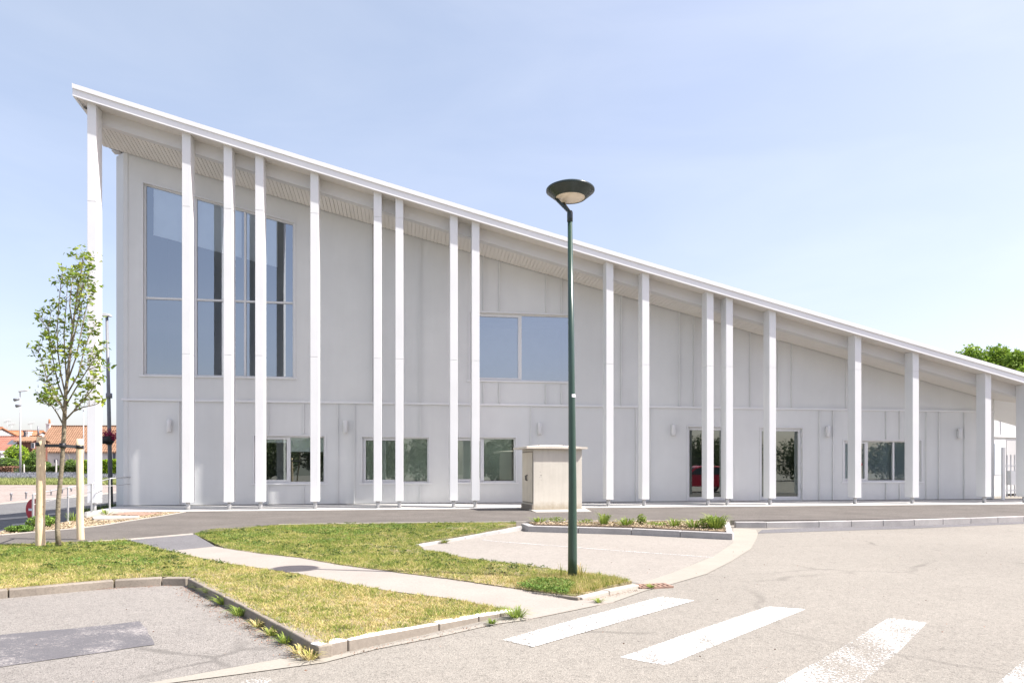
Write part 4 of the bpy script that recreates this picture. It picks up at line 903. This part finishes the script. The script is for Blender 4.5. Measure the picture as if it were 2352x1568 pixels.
pn = [(1238, 1199.5, 60, .14, .3, 1, 'low wide clump of fine grass at the left end of the planter'), (1278, 1199.5, 26, .14, .2, 0, 'small leafy plant left of the lamp post in the planter'), (1345, 1202, 20, .12, .18, 0, 'small leafy plant just right of the lamp post in the planter'), (1387, 1204.5, 60, .30, .24, 1, 'tall arching grass clump standing alone in the planter'),
      (1437, 1206, 70, .20, .36, 1, 'spreading grass clump in the middle of the planter'), (1474, 1204, 70, .24, .12, 0, 'upright small-leaved shrub in the middle of the planter'), (1508, 1207, 30, .10, .25, 0, 'flat leafy plant right of the small shrub'), (1550, 1209, 60, .2, .25, 1, 'bushy grass clump in the right half of the planter'),
      (1594, 1212, 70, .22, .28, 1, 'second grass clump from the right end of the planter'), (1645, 1214, 160, .34, .34, 1, 'tallest broad-leaved plant at the right end of the planter')]
for x, y, n, h, sp, bl, lab in pn:
    plant(G(x, y, .10), n*(1 if bl else 5), h, sp, M['leaf_plant'], .034 if bl else .022, bool(bl), 'planter_plant', lab, 'plant', PG)
plant(G(1635, 1213, .10), 500, .25, .3, M['leaf_plant'], .03, False, 'planter_plant', 'low leafy growth beside the tallest plant in the planter', 'plant', PG)
WG = 'weeds along the kerbs'
wd = [(25, 1366, 'dry tuft at the left picture edge along the back kerb of the grey bay'), (68, 1361, 'green weed tuft on the back kerb, left of a similar one'), (115, 1358, 'wide green weed tuft on the back kerb of the grey bay'), (205, 1347, 'small green weed tuft against the middle of the back kerb'), (398, 1333, 'broad green weed clump in the corner of the two kerbs'), (425, 1334, 'reddish weed beside the inner kerb corner'),
      (462, 1352, 'yellow green weed first down the side kerb'), (490, 1366, 'yellow green weed second down the side kerb'), (515, 1386, 'bushy weed third down the side kerb'), (552, 1412, 'bright green weed halfway down the side kerb'), (592, 1438, 'dry weed fifth down the side kerb'), (625, 1458, 'straggly dry weed sixth down the side kerb'), (655, 1475, 'dark weed near the lower end of the side kerb'), (690, 1500, 'yellow weed next to the lower kerb corner'), (712, 1513, 'dry straw tuft at the lower kerb corner'), (1187, 1417, 'round green weed at the right end of the white painted kerb'),
      (1130, 1431, 'tiny yellow weed in the gutter below the painted kerb'), (1375, 1383, 'small flat weed in the gutter below the lamp'), (1494, 1349, 'small weed beside the drain grate'), (1100, 1229, 'dry tuft on the flush edging behind the lawn'), (1020, 1246, 'yellow tuft at the flush edging near the lawn corner')]
for i, (x, y, lab) in enumerate(wd):
    big = 1 if i in (4, 7, 8, 9, 15) else .7
    if i in (16, 17, 18): big = .4
    if y < 1300: big = .8
    dry = i in (0, 10, 11, 13, 14, 19, 20)
    plant(G(x, y, .012), int(80*big)+14, .085*big+.012, .14*big+.02, M['grass'] if dry else M['leaf_plant'], .013, True, 'weed', lab, 'weed', WG)
plant(G(1332, 1327, .06), 60, .2, .12, M['grass'], .01, True, 'weed', 'tall fine grass tuft growing at the foot of the green lamp', 'weed', WG)
plant(G(1288, 1330, .06), 10, .22, .05, M['grass'], .009, True, 'weed', 'tall seed stalks left of the green lamp foot', 'weed', WG)
plant(G(46, 1221, .1), 700, .13, .28, M['leaf_bush'], .035, False, 'low_shrub', 'low green shrub at the left edge of the planting bed', 'shrub', 'shrubs in the left planting bed')
plant(G(97, 1209, .1), 800, .24, .34, M['leaf_bush'], .035, False, 'low_shrub', 'rounded green shrub behind the left tree stake', 'shrub', 'shrubs in the left planting bed')
plant(G(170, 1196, .1), 40, .25, .3, M['leaf_plant'], .02, True, 'low_shrub', 'thin tuft at the foot of the handrail', 'shrub', 'shrubs in the left planting bed')
plant(G(241, 1181, .14), 50, .16, .3, M['leaf_plant'], .02, True, 'low_shrub', 'yellowish tuft in front of the first column foot', 'shrub', 'shrubs in the left planting bed')
# drain grate, debris
dg = G(1502, 1345, .012)
m = MB(); ax = (G(1534, 1343, .012)-G(1470, 1346, .012)).normalized(); ay = Vector((-ax.y, ax.x, 0))
g0 = dg-ax*.2-ay*.1
for i in range(7): 
    a = g0+ax*(.062*i); m.bar(a, a+ay*.2, .03, .02)
m.bar(g0, g0+ax*.39, .02, .021); m.bar(g0+ay*.1, g0+ay*.1+ax*.39, .02, .021); m.bar(g0+ay*.2, g0+ay*.2+ax*.39, .02, .021)
tag(m.build('drain_grate', M['rust']), 'rusty iron drain grate in the gutter right of the lawn tip', 'drain grate')
m = MB(); c = g0+ax*.195+ay*.1; m.add([c-ax*.19-ay*.1-Vector((0, 0, .0025)), c+ax*.19-ay*.1-Vector((0, 0, .0025)), c+ax*.19+ay*.1-Vector((0, 0, .0025)), c-ax*.19+ay*.1-Vector((0, 0, .0025))], [(0, 1, 2, 3)]); m.build('drain_pit', M['gap'])['kind'] = 'structure'
p = np.stack([np.random.uniform(-4, 9, 260), np.random.uniform(3.6, 15.5, 260), np.full(260, .016)], 1); V, Fc = leafcloud(p, .009, .15); mesh_np('leaf_litter', V, Fc, M['leaf_brown'])['kind'] = 'stuff'
p, _ = tri_scatter([tuple(G(x, y, .012)) for x, y in [(440, 1345), (560, 1412), (700, 1500), (660, 1512), (520, 1440), (400, 1360)]], 420); V, Fc = leafcloud(p, .007, .15); mesh_np('leaf_litter', V, Fc, M['leaf_brown'])['kind'] = 'stuff'
P_ = []
for (x0, y0), (x1, y1), n_, z_ in (((430, 1345), (706, 1503), 900, .012), ((0, 1361), (425, 1341), 500, .012), ((1340, 1379), (1468, 1352), 250, .012), ((800, 1499), (1180, 1419), 200, .012), ((1750, 1216), (2352, 1199), 300, .012), ((1215, 1214.5), (1680, 1237), 300, .012)):
    a, b = G(x0, y0, z_), G(x1, y1, z_); f_ = np.random.rand(n_, 1); q = np.array(a)*(1-f_)+np.array(b)*f_; q[:, 1] -= np.abs(np.random.normal(0, .07, n_)); q[:, 0] -= np.abs(np.random.normal(0, .05, n_)); P_.append(q)
V, Fc = leafcloud(np.concatenate(P_), .006, .2); mesh_np('kerb_grit', V, Fc, M['leaf_brown'])['kind'] = 'stuff'
# broad-leaved weeds scattered unevenly through both lawns
for pts_ in (A_pts, B_pts):
    cp, _ = tri_scatter(pts_, 520); cp = cp[(bridge_noise(cp, 1.6) > -.1) & (cp[:, 1] > 7.6+1.2*np.random.rand(len(cp)))]; q = np.repeat(cp, 14, 0); q[:, :2] += np.random.normal(0, .03, (len(q), 2)); q[:, 2] += .012+.025*np.random.rand(len(q))
    V, Fc = leafcloud(q, .015, .5); mesh_np('lawn_weeds', V, Fc, M['leaf_hedge'])['kind'] = 'stuff'

# ------------------------------------------------------------------ street side: sidewalk, bollards, markings, verge
def SG(x, y, z):                                          # point on the street terrain
    return G(x, y, z)
m = MB(); q = [SG(-400, 1189, -.79), SG(0, 1157, -.79), SG(174, 1141, -.79), SG(330, 1131, -.79)]
r = [Vector((-18, 60, -.135)), Vector((-90, 60, -.135))]
m.add([tuple(v) for v in [q[0], q[1], q[2], q[3], (q[3]+Vector((10, 20, 0))).to_tuple() and Vector((-22, 59.8, -.125)), Vector((-60, 59.8, -.125)), Vector((-110, 59.8, -.125))]], [(0, 1, 5, 6), (1, 2, 4, 5), (2, 3, 4)])
m.v = [(a, b, zt(b)+.012) for a, b, c in m.v]
# denser so that it follows the slope
def draped(name, mat, X0, X1, Y0, Y1, dz, ny=24, edge=None):
    m = MB(); vs = []
    for j in range(ny+1):
        y = Y0+(Y1-Y0)*j/ny
        for x in (X0, X1): vs.append((x, y, zt(y)+dz))
    m.add(vs, [(2*j, 2*j+1, 2*j+3, 2*j+2) for j in range(ny)]); o = m.build(name, mat); o['kind'] = 'structure'; return o
def lineX(y): return float(np.interp(y, [20, 40.7, 46.2, 50.5, 60], [-31.5, -30.5, -29.5, -29.2, -28.6]))
m = MB(); vs = []; fs = []; Yl = list(np.linspace(24, 59.9, 25))
for y in Yl: vs += [(-110, y, zt(y)+.03), (lineX(y), y, zt(y)+.03)]
m.add(vs, [(2*i, 2*i+1, 2*i+3, 2*i+2) for i in range(24)]); m.build('sidewalk', M['sidewalk'])['kind'] = 'structure'
m = MB()
for y0, y1 in zip(Yl[:-1], Yl[1:]): m.bar(Vector((lineX(y0)+.08, y0, zt(y0)+.0)), Vector((lineX(y1)+.08, y1, zt(y1)+.0)), .16, .11)
m.build('kerb', M['concrete'])['kind'] = 'structure'
for yy, wdt in ((1129, .2), (1121, .15), (1116, .2)):
    m = MB(); a = P(0, yy+6, 50); 
    Ya = {1129: 46, 1121: 52, 1116: 56}[yy]; m.add([(-60, Ya, zt(Ya)+.05), (-30, Ya+1.5, zt(Ya+1.5)+.05), (-30, Ya+1.5+wdt, zt(Ya+1.5+wdt)+.05), (-60, Ya+wdt, zt(Ya+wdt)+.05)], [(0, 1, 2, 3)]); m.build('street_line', M['edging'])['kind'] = 'structure'
for (a, b, c, d) in (((0, 1189), (68, 1184), (68, 1188), (0, 1194)), ((28, 1203), (110, 1195), (110, 1199), (28, 1208)), ((110, 1179), (140, 1177), (140, 1180), (110, 1182.5)), ((0, 1216), (40, 1212), (40, 1214), (0, 1218.5)), ((60, 1172), (150, 1168), (150, 1169.3), (60, 1173.5))):
    sheet('street_marking', M['edging'], [a, d, c, b], -.785)
bol = [(25.7, 1150.6, 1134), (60, 1147.3, 1132), (117.5, 1141.4, 1127), (143, 1138.6, 1125), (163.7, 1136, 1123), (247.5, 1125, 1112), (261.4, 1124, 1110.5)]
names = ['leftmost', 'second', 'third', 'fourth', 'fifth', 'sixth', 'seventh']; proto = None
for (x, yb, yt_), nm in zip(bol, names):
    Yb = 1568*2.13/(yb-HZ); 
    for _ in range(4): Yb = 1568*(H-zt(Yb)-.02)/(yb-HZ)
    b = P(x, yb, Yb)
    if proto is None:
        proto = empty('bollard', b); hh = .5
        m = MB(); m.lathe([(.055, 0), (.05, .04), (.045, .36), (.06, .37), (.06, .39), (.03, .40)], 14); m.build('post', M['steel_dark'], proto)
        m = MB(); m.lathe([(.0, .53), (.04, .525), (.075, .49), (.085, .455), (.07, .41), (.03, .39)], 14); m.build('head', M['steel_dark'], proto); r = proto
    else: r = copy_tree(proto); r.location = b
    tag(r, nm+' ball-topped bollard counted from the left along the far pavement', 'bollard', 'bollards along the far pavement')
def verge_scatter(n, Y0, Y1, h, mat, nm, wdt):
    Y = np.random.uniform(Y0, Y1, n); X = -np.random.uniform(.56, .8, n)*Y; z = np.array([zt(y) for y in Y]); p = np.stack([X, Y, z], 1)
    V, Fc = blades(p, h*(.5+np.random.rand(n)), wdt*(.6+np.random.rand(n)), .9); mesh_np(nm, V, Fc, M[mat])['kind'] = 'stuff'
verge_scatter(30000, 60, 66, .26, 'verge', 'verge_weeds', .06); verge_scatter(30000, 65, 71, .36, 'lavender', 'lavender', .05)
draped('verge_soil', M['turf'], -80, -15, 60, 78, .03)

def hedge(name, X0, X1, Y0, dep, z0, z1, mat, lab, n, leaf=.09, cat='hedge', core='core_green'):
    r = empty(name, ((X0+X1)/2, Y0, z0), label=lab, cat=cat); w2 = (X1-X0)/2; hh = z1-z0
    m = MB(); m.box(-w2+.12, w2-.12, .1, dep-.1, -.3, hh-.12); m.build('shade_core', M[core], r)  # solid box, its dark colour stands in for shade inside the hedge
    p = np.random.rand(n, 3); side = np.random.rand(n)
    p[:, 0] = (p[:, 0]*2-1)*w2; p[:, 1] = p[:, 1]*dep; p[:, 2] = p[:, 2]*hh
    f_ = side < .5; p[f_, 1] = np.random.rand(f_.sum())*.25-.1; t_ = (side >= .5) & (side < .9); p[t_, 2] = hh-.2*np.random.rand(t_.sum())+.1*np.sin(p[t_, 0]*1.3)
    V, Fc = leafcloud(p, leaf, .8); mesh_np('foliage', V, Fc, M[mat], r); return r
a, b = P(29, 1080, 74).x, P(203, 1080, 74).x
hedge('clipped_hedge', a, b, 74, 1.2, zt(74), H+4.4*74/F, 'leaf_hedge', 'long dark green clipped hedge behind the lavender verge', 9000, .11)
hedge('brown_hedge', P(-20, 1080, 72.5).x, P(28, 1080, 72.5).x, 72.5, 1.2, zt(72.5), H+3*73/F, 'leaf_brown', 'half bare brown hedge at the left picture edge', 3500, .1)
hedge('lime_hedge', P(188, 1080, 69).x, P(276, 1080, 69).x, 69, 1.2, zt(69)-.2, H+19*69/F, 'leaf_lime', 'bright lime green clipped hedge beside the first column', 7000, .09)
def bush(px_, py_, Y, r, lab, mat='leaf_bush', n=1500, leaf=.1, sq=1.0, name='bush', gl='garden bushes behind the hedge'):
    c = P(px_, py_, Y); zb = zt(Y); rt = empty(name, (c.x, c.y, zb), label=lab, cat='bush', group=gl)
    p = np.random.normal(size=(n, 3)); p /= np.linalg.norm(p, axis=1)[:, None]; p *= (np.random.rand(n)**.25)[:, None]; p *= np.array([r, r, r*sq]); p[:, 2] += c.z-zb
    p[:, :] += np.random.normal(0, r*.05, p.shape)
    V, Fc = leafcloud(p, leaf, .8); mesh_np('foliage', V, Fc, M[mat], rt)
    m = MB(); m.tube([(0, 0, -.1), (0, 0, c.z-zb)], [.08, .03], 6)
    m.lathe([(0, r*sq*.75), (r*.5, r*sq*.6), (r*.75, 0), (r*.5, -r*sq*.6), (0, -r*sq*.75)], 10, (0, 0, c.z-zb)); m.build('shade_core', M['core_green'], rt)  # besides the stem, a dark solid core painted as shade inside the bush
bush(38.9, 1045, 78, 1.2, 'large round clipped bush behind the left street lamp', 'leaf_lime', 2600, .09)
bush(30, 1066, 76.5, .75, 'yellow green bush below the large round bush', n=900); bush(6, 1066, 76, .8, 'yellow green bush at the left picture edge', n=900); bush(64, 1068, 77, .7, 'pale green bush right of the left street lamp', n=800)
bush(82, 1058, 77, .75, 'tall loose bush left of the left tree stake', n=1100, sq=1.7); bush(164, 1066, 77, .6, 'small round bush in front of the big tiled house', n=800); bush(108, 1068, 77, .4, 'low green bush between the stakes', n=500)
bush(73, 1070, 78, .5, 'low bush behind the dark hedge', n=500)
# bare shrub
r = empty('bare_shrub', P(166, 1075, 77), label='pruned leafless shrub in front of the big tiled house', cat='shrub'); m = MB()
for i in range(14):
    a = random.uniform(0, 6.28); q = Vector((math.cos(a)*random.uniform(.3, .9)-.4, .3*math.sin(a), random.uniform(.5, 1.6))); m.tube([(0, 0, -.5), q*.5, q, q+Vector((random.uniform(-.2, .2), 0, .15))], [.05, .035, .02, .01], 5, False)
m.build('branches', M['bark'], r)
for i, (x, y0, y1) in enumerate(((55, 1067, 1087), (129, 1057, 1092))):
    m = MB(); c = P(x, y1, 73.8); hh = (y1-y0)*73.8/F; m.box(-.06, .06, -.05, .05, 0, hh); m.hexa([(-.06, -.05, hh), (.06, -.05, hh), (.06, .05, hh), (-.06, .05, hh), (-.02, -.02, hh+.06), (.02, -.02, hh+.06), (.02, .02, hh+.06), (-.02, .02, hh+.06)]); o = m.build('garden_post', M['plaster']); o.location = c
    tag(o, ['short pale post in the hedge beside the left street lamp', 'taller pale post in the hedge between the tree stakes'][i], 'post')
# ------------------------------------------------------------------ far street lamps
def pole_lamp(name, x, yb, yt_, Y, r0, r1, xt, hx0, hx1, lab, mats, tilt=0):
    b = P(x, yb, Y); rt = empty(name, b, label=lab, cat='street lamp'); s1 = Y/F
    hgt = (yb-yt_)*s1; tx = (xt-x)*s1
    m = MB(); m.tube([(0, 0, -.3), (tx*.5, 0, hgt*.5), (tx, 0, hgt)], [r0, (r0+r1)/2, r1], 12); m.build('pole', M[mats], rt)
    a, c = (hx0-x)*s1, (hx1-x)*s1; m = MB(); zz = hgt+.02
    m.hexa([(a, -.12, zz-.02+tilt), (c, -.12, zz), (c, .12, zz), (a, .12, zz-.02+tilt), (a+.08, -.07, zz+.14+tilt), (c-.08, -.07, zz+.12), (c-.08, .07, zz+.12), (a+.08, .07, zz+.14+tilt)]); hd = m.build('head', M['steel_pale'], rt, .02)
    return rt, s1, hgt
rt, s1, hg = pole_lamp('street_lamp', 47, 1092, 898, 71, .12, .05, 46, 42.5, 64.5, 'tall grey street lamp with two floodlights at the far left', 'steel_pale', -.1)
for dx, yy in ((-8, 917), (-3.5, 931)):
    m = MB(); zz = (1092-yy)*s1; m.tube([(dx*s1-.28, 0, zz-.05), (dx*s1+.2, 0, zz+.02)], [.17, .1], 12); m.tube([(dx*s1+.1, 0, zz), (-.04, 0, zz)], .03, 6); m.build('floodlight', M['steel_dark'], rt)
pole_lamp('street_lamp', 192.5, 1088, 942, 80, .09, .04, 191.5, 182.6, 195.5, 'slim street lamp in front of the big tiled house', 'steel_pale', .1)
rt, s1, hg = pole_lamp('street_lamp', 255, 1163, 728, 31, .098, .06, 245.5, 234.7, 256, 'grey two-part street lamp right behind the first column', 'steel_dark', .02)
m = MB(); m.tube([((250.6-255)*s1, 0, (1163-914)*s1), ((250.4-255)*s1, 0, (1163-903)*s1)], .13, 14); m.build('collar', M['steel_dark'], rt)
fb = P(252, 1012, 30.75); bk_ = empty('flower_basket', fb, label='black hanging flower tub with pink flowers clamped to the two-part lamp', cat='flower basket')
m = MB(); m.lathe([(0, -.14), (.2, -.14), (.28, -.05), (.30, .2), (.27, .2)], 20, (-.12, 0, 0)); m.box(-.14, .1, -.04, .04, -.18, -.12); m.build('tub', M['black'], bk_)
p = np.random.normal(size=(500, 3))*np.array([.17, .16, .09])+np.array([-.1, 0, .3]); p2 = np.random.normal(size=(260, 3))*np.array([.08, .08, .1])+np.array([.2, 0, .18])
V, Fc = leafcloud(np.concatenate([p, p2]), .035, 1); mesh_np('flowers', V, Fc, M['flower'], bk_)
# ------------------------------------------------------------------ houses
def house(name, lab, xl, xr, yr, ye, Yr, Ye, roofm, wallm, yb=1092, windows=(), chim=(), back=4, cat='house'):
    X0, X1 = P(xl, 0, Yr).x, P(xr, 0, Yr).x; zr, ze = P(0, yr, Yr).z, P(0, ye, Ye).z; g = 1.0
    r = empty(name, ((X0+X1)/2, Ye, g), label=lab, cat=cat); cx = (X0+X1)/2; w2 = (X1-X0)/2; zr -= g; ze -= g; dR = Yr-Ye; dB = dR*2
    m = MB(); m.box(-w2+.25, w2-.25, .35, dB-.35, -.5, ze-.02); m.add([(-w2+.25, .35, ze-.02), (-w2+.25, dB-.35, ze-.02), (-w2+.25, dR, zr-.3)], [(0, 1, 2)]); m.add([(w2-.25, .35, ze-.02), (w2-.25, dB-.35, ze-.02), (w2-.25, dR, zr-.3)], [(0, 1, 2)]); m.build('wall', M[wallm], r)
    m = MB(); th = .16
    for s0, s1_ in ((0, dR), (dB, dR)):
        m.hexa([(-w2, s0, ze-th), (w2, s0, ze-th), (w2, s1_, zr-th), (-w2, s1_, zr-th), (-w2, s0, ze), (w2, s0, ze), (w2, s1_, zr), (-w2, s1_, zr)])
    m.box(-w2, w2, dR-.12, dR+.12, zr-.05, zr+.09)
    rf = m.build('roof', M[roofm], r)
    for (x0, x1, y0, y1, cm, pot) in chim:
        a, b = (x0-CX)/F*Yr-cx, (x1-CX)/F*Yr-cx; zt2 = H-(y0-HZ)/F*Yr-g; zb2 = H-(y1-HZ)/F*Yr-g-.5
        m = MB(); m.box(a, b, dR-.35, dR+.35, zb2, zt2); m.box(a-.06, b+.06, dR-.41, dR+.41, zt2, zt2+.12)
        c_ = m.build('chimney', M[cm], rf)
        if pot: m = MB(); m.tube([((a+b)/2, dR, zt2+.1), ((a+b)/2, dR, zt2+pot)], [.15, .11], 10); m.build('pot', M['tile_orange'], c_)
    for (x0, x1, y0, y1) in windows:
        a, b = (x0-CX)/F*(Ye+.35)-cx, (x1-CX)/F*(Ye+.35)-cx; z1_, z0_ = H-(y0-HZ)/F*(Ye+.35)-g, H-(y1-HZ)/F*(Ye+.35)-g
        m = MB(); m.box(a-.06, b+.06, .29, .345, z0_-.06, z1_+.06); wf = m.build('window', M['plaster'], r); m = MB(); m.box(a, b, .27, .288, z0_, z1_); m.build('pane', M['room_dark'], wf)
    return r
house('tiled_house', 'big pale house with a wide brown tiled roof and one pale chimney', 116, 420, 978, 1037, 96, 92.6, 'tile_brown', 'plaster', windows=((125, 133, 1055, 1062), (106, 110, 1056, 1072), (146, 149, 1058, 1072), (260, 266, 1036, 1057), (104, 108, 1058, 1070)), chim=((109.5, 117.7, 974.5, 994, 'plaster', .75),))
house('terraced_house', 'low house with a salmon tiled roof and a skylight at the left', -40, 57, 1002, 1037, 90, 86, 'tile_red', 'plaster_grey', chim=())
house('brick_house', 'small brick house with a brown roof left of the left stake', 54, 96, 1001, 1012, 88, 86.2, 'tile_brown', 'brick', windows=((73, 79, 1018, 1028),), chim=((58.5, 63, 992, 1002, 'room_dark', 0), (63.5, 69, 993, 1002, 'plaster', 0)))
house('orange_house', 'long orange tiled roof behind the other houses', 19, 100, 989, 1003, 112, 109, 'tile_orange', 'plaster', chim=((12+2, 19.5, 994, 1003, 'brick', 0), (39, 47, 996, 1003, 'brick', 0)))
house('gable_house', 'orange roofed house at the left picture edge', -60, 6, 981, 1006, 106, 100, 'tile_orange', 'plaster')
house('garage', 'low grey garage at the left picture edge', -60, 17, 1036, 1038, 84, 83, 'plaster_grey', 'plaster', cat='garage')
sk = P(19, 1023, 87.6); m = MB(); m.hexa([(-.6, 0, 0), (.5, 0, 0), (.9, .9, 1.0), (-.2, .9, 1.0), (-.6, -.1, .06), (.5, -.1, .06), (.9, .8, 1.06), (-.2, .8, 1.06)]); o = m.build('skylight', M['room_dark']); 
par = [x for x in bpy.data.objects if x.name == 'terraced_house'][0]; o.parent = [c for c in par.children if c.name.startswith('roof')][0]; o.location = sk-par.location-Vector((0, 0, .3))
def antenna(x, y0, y1, Y, lab):
    b = P(x, y1, Y); r = empty('tv_antenna', b, label=lab, cat='antenna', group='antennas on the roofs'); hh = (y1-y0)*Y/F
    m = MB(); m.tube([(0, 0, -.6), (0, 0, hh)], .035, 6); m.tube([(-.5, 0, hh-.1), (.5, 0, hh+.1)], .02, 6)
    for k in range(6): m.tube([(-.5+k*.2, 0, hh-.35+k*.04), (-.5+k*.2, 0, hh+.2+k*.04)], .015, 5)
    m.build('mast', M['steel'], r)
antenna(16.5, 967, 989, 111, 'leftmost roof antenna above the orange roof'); antenna(27, 974, 990, 112, 'roof antenna just right of the leftmost one'); antenna(71, 972, 1000, 112, 'roof antenna between the left lamp and the left stake')
m = MB(); m.tube([(0, 0, 0), (0, 0, (1000-978)*93/F)], .12, 8); o = m.build('flue_pipe', M['steel_dark']); o.location = P(88, 1000, 93); tag(o, 'dark flue pipe rising above the left tree stake', 'flue pipe')

# ------------------------------------------------------------------ trees behind the low end
def big_tree(px_, py_, Y, rx, rz, lab, n, leaf=.16, g=None, seed=1, zb=0.3, fx=1.0, mat='leaf_tree'):
    rng = np.random.RandomState(seed); c = P(px_, py_, Y); r = empty('broadleaf_tree', (c.x, c.y, zb), label=lab, cat='tree', group=g); cz = c.z-zb
    m = MB(); m.tube([(0, 0, -.2), (.1, 0, cz*.4), (0, .1, cz*.9)], [.32, .24, .1], 10)
    cl = []
    for k in range(34):
        d = rng.normal(size=3); d /= np.linalg.norm(d); rr = .35+.55*rng.rand(); cl.append((d*rr*np.array([rx, rx, rz])+np.array([0, 0, cz]), .18+.16*rng.rand()))
        if k < 12: m.tube([(0, 0, cz*.5), (cl[-1][0]*np.array([.5, .5, 1])-np.array([0, 0, .12*rz])), cl[-1][0]], [.11, .06, .02], 5, False)
    m.build('trunk', M['bark'], r)
    P_ = []
    for c_, s in cl:
        k = int(n/34); q = rng.normal(size=(k, 3)); q /= np.linalg.norm(q, axis=1)[:, None]; q *= (.55+.5*rng.rand(k)**.6)[:, None]; P_.append(c_+q*s*np.array([rx, rx, rz])*(1+.15*rng.normal(size=(k, 1))))
    V, Fc = leafcloud(np.concatenate(P_), leaf, .9); mesh_np('crown', V, Fc, M[mat], r); return r
big_tree(2200, 858, 52, 2.1, 2.1, 'leftmost tree crown showing above the low end of the roof', 11000, .13, 'trees behind the low end', 3)
big_tree(2292, 874, 50, 1.8, 2.2, 'tallest middle tree crown behind the low end of the roof', 13000, .13, 'trees behind the low end', 5)
big_tree(2366, 866, 48, 1.7, 2.2, 'tree crown cut by the right picture edge', 12000, .13, 'trees behind the low end', 8)
# trees across the street behind the photographer, seen only as reflections in the low windows
for i, (x, y, r_, h_) in enumerate(((-20, -15, 2.6, 2.1), (-15, -18, 2.9, 2.4), (-10, -15, 2.6, 2.0), (-5, -18, 2.8, 2.5), (0, -16, 2.7, 2.1), (5, -18, 2.9, 2.4), (10, -15, 2.6, 2.0), (15, -18, 2.9, 2.4), (21, -16, 2.8, 2.1), (27, -18, 3.0, 2.4), (33, -15, 2.8, 2.2), (39, -18, 3, 2.4), (45, -15, 2.8, 2.2), (51, -18, 3, 2.6), (57, -15, 2.9, 2.2), (63, -18, 3, 2.5), (70, -15, 3, 2.3))):
    rt = empty('broadleaf_tree', (x, y, 0), label='leafy tree across the road, only seen mirrored in the ground floor windows', cat='tree', group='trees across the road')
    m = MB(); m.tube([(0, 0, 0), (.1, 0, 2), (0, 0, 3.5)], [.16, .12, .05], 8); m.build('trunk', M['bark'], rt)
    n = 3500; p = np.random.normal(size=(n, 3)); p /= np.linalg.norm(p, axis=1)[:, None]; p *= (np.random.rand(n)**.35)[:, None]*np.array([r_, r_, h_])*(1+.2*np.sin(p[:, :1]*7+i)); p[:, 2] += h_*.9+.4
    V, Fc = leafcloud(p, .17, .9); mesh_np('crown', V, Fc, M['leaf_far'], rt)

# ------------------------------------------------------------------ red car parked right of the view, seen only as a reflection in the left glazed door
car = empty('parked_car', (14.6, 12.4, 0), math.radians(8), label='red hatchback parked on the road, mirrored in the left glazed door', cat='car')
prof = [(-2.0, .35), (-2.02, .62), (-1.9, .78), (-1.0, .96), (-.45, 1.42), (.1, 1.5), (1.2, 1.46), (1.75, 1.0), (1.95, .9), (2.0, .5), (1.95, .32)]
m = MB(); vs = []; ks = (-.84, -.8, 0, .8, .84)
for y in ks:
    for x, z in prof:
        in_ = .14*max(0, (z-.95)/.55) if abs(y) > .5 else 0
        e = .93 if abs(y) > .82 else 1
        vs.append((x*e, (abs(y)-in_)*(1 if y > 0 else -1) if y else 0, z if abs(y) < .82 else (z*.96+.02)))
n = len(prof); fs = [(j*n+i, j*n+i+1, (j+1)*n+i+1, (j+1)*n+i) for j in range(4) for i in range(n-1)]+[(j*n+n-1, j*n, (j+1)*n, (j+1)*n+n-1) for j in range(4)]+[tuple(range(n)), tuple(reversed(range(4*n, 5*n)))]
m.add(vs, fs, False); body = m.build('body', M['car_red'], car, .03, seg=3)
m = MB()
for sgn in (-1, 1):
    y0 = sgn*.853; y1 = sgn*.742
    for (a, b, c, d) in (((-.88, 1.0), (.2, 1.0), (.15, 1.40), (-.42, 1.36)), ((.27, 1.0), (1.5, 1.02), (1.15, 1.38), (.22, 1.41))):
        q = [(x, (y0 if z < 1.1 else y1), z) for x, z in (a, b, c, d)]; m.add(q, [(0, 1, 2, 3)])
m.build('side_window', M['lamp_dark'], car)
m = MB(); m.add([(-1.0, -.72, 1.0), (-1.0, .72, 1.0), (-.5, .62, 1.42), (-.5, -.62, 1.42)], [(0, 1, 2, 3)]); m.build('windscreen', M['lamp_dark'], car)
for sx in (-1.25, 1.3):
    for sy in (-.78, .78):
        m = MB(); m.tube([(sx, sy-.1, .31), (sx, sy+.1, .31)], .31, 24); wh = m.build('wheel', M['rubber'], car, .02)
        m = MB(); m.tube([(sx, sy-.108, .31), (sx, sy+.108, .31)], .19, 16); m.build('rim', M['steel'], wh)
for sy in (-.62, .62):
    m = MB(); m.tube([(-2.04, sy, .66), (-1.93, sy, .68)], [.08, .11], 12); m.build('headlight', M['sticker'], car)
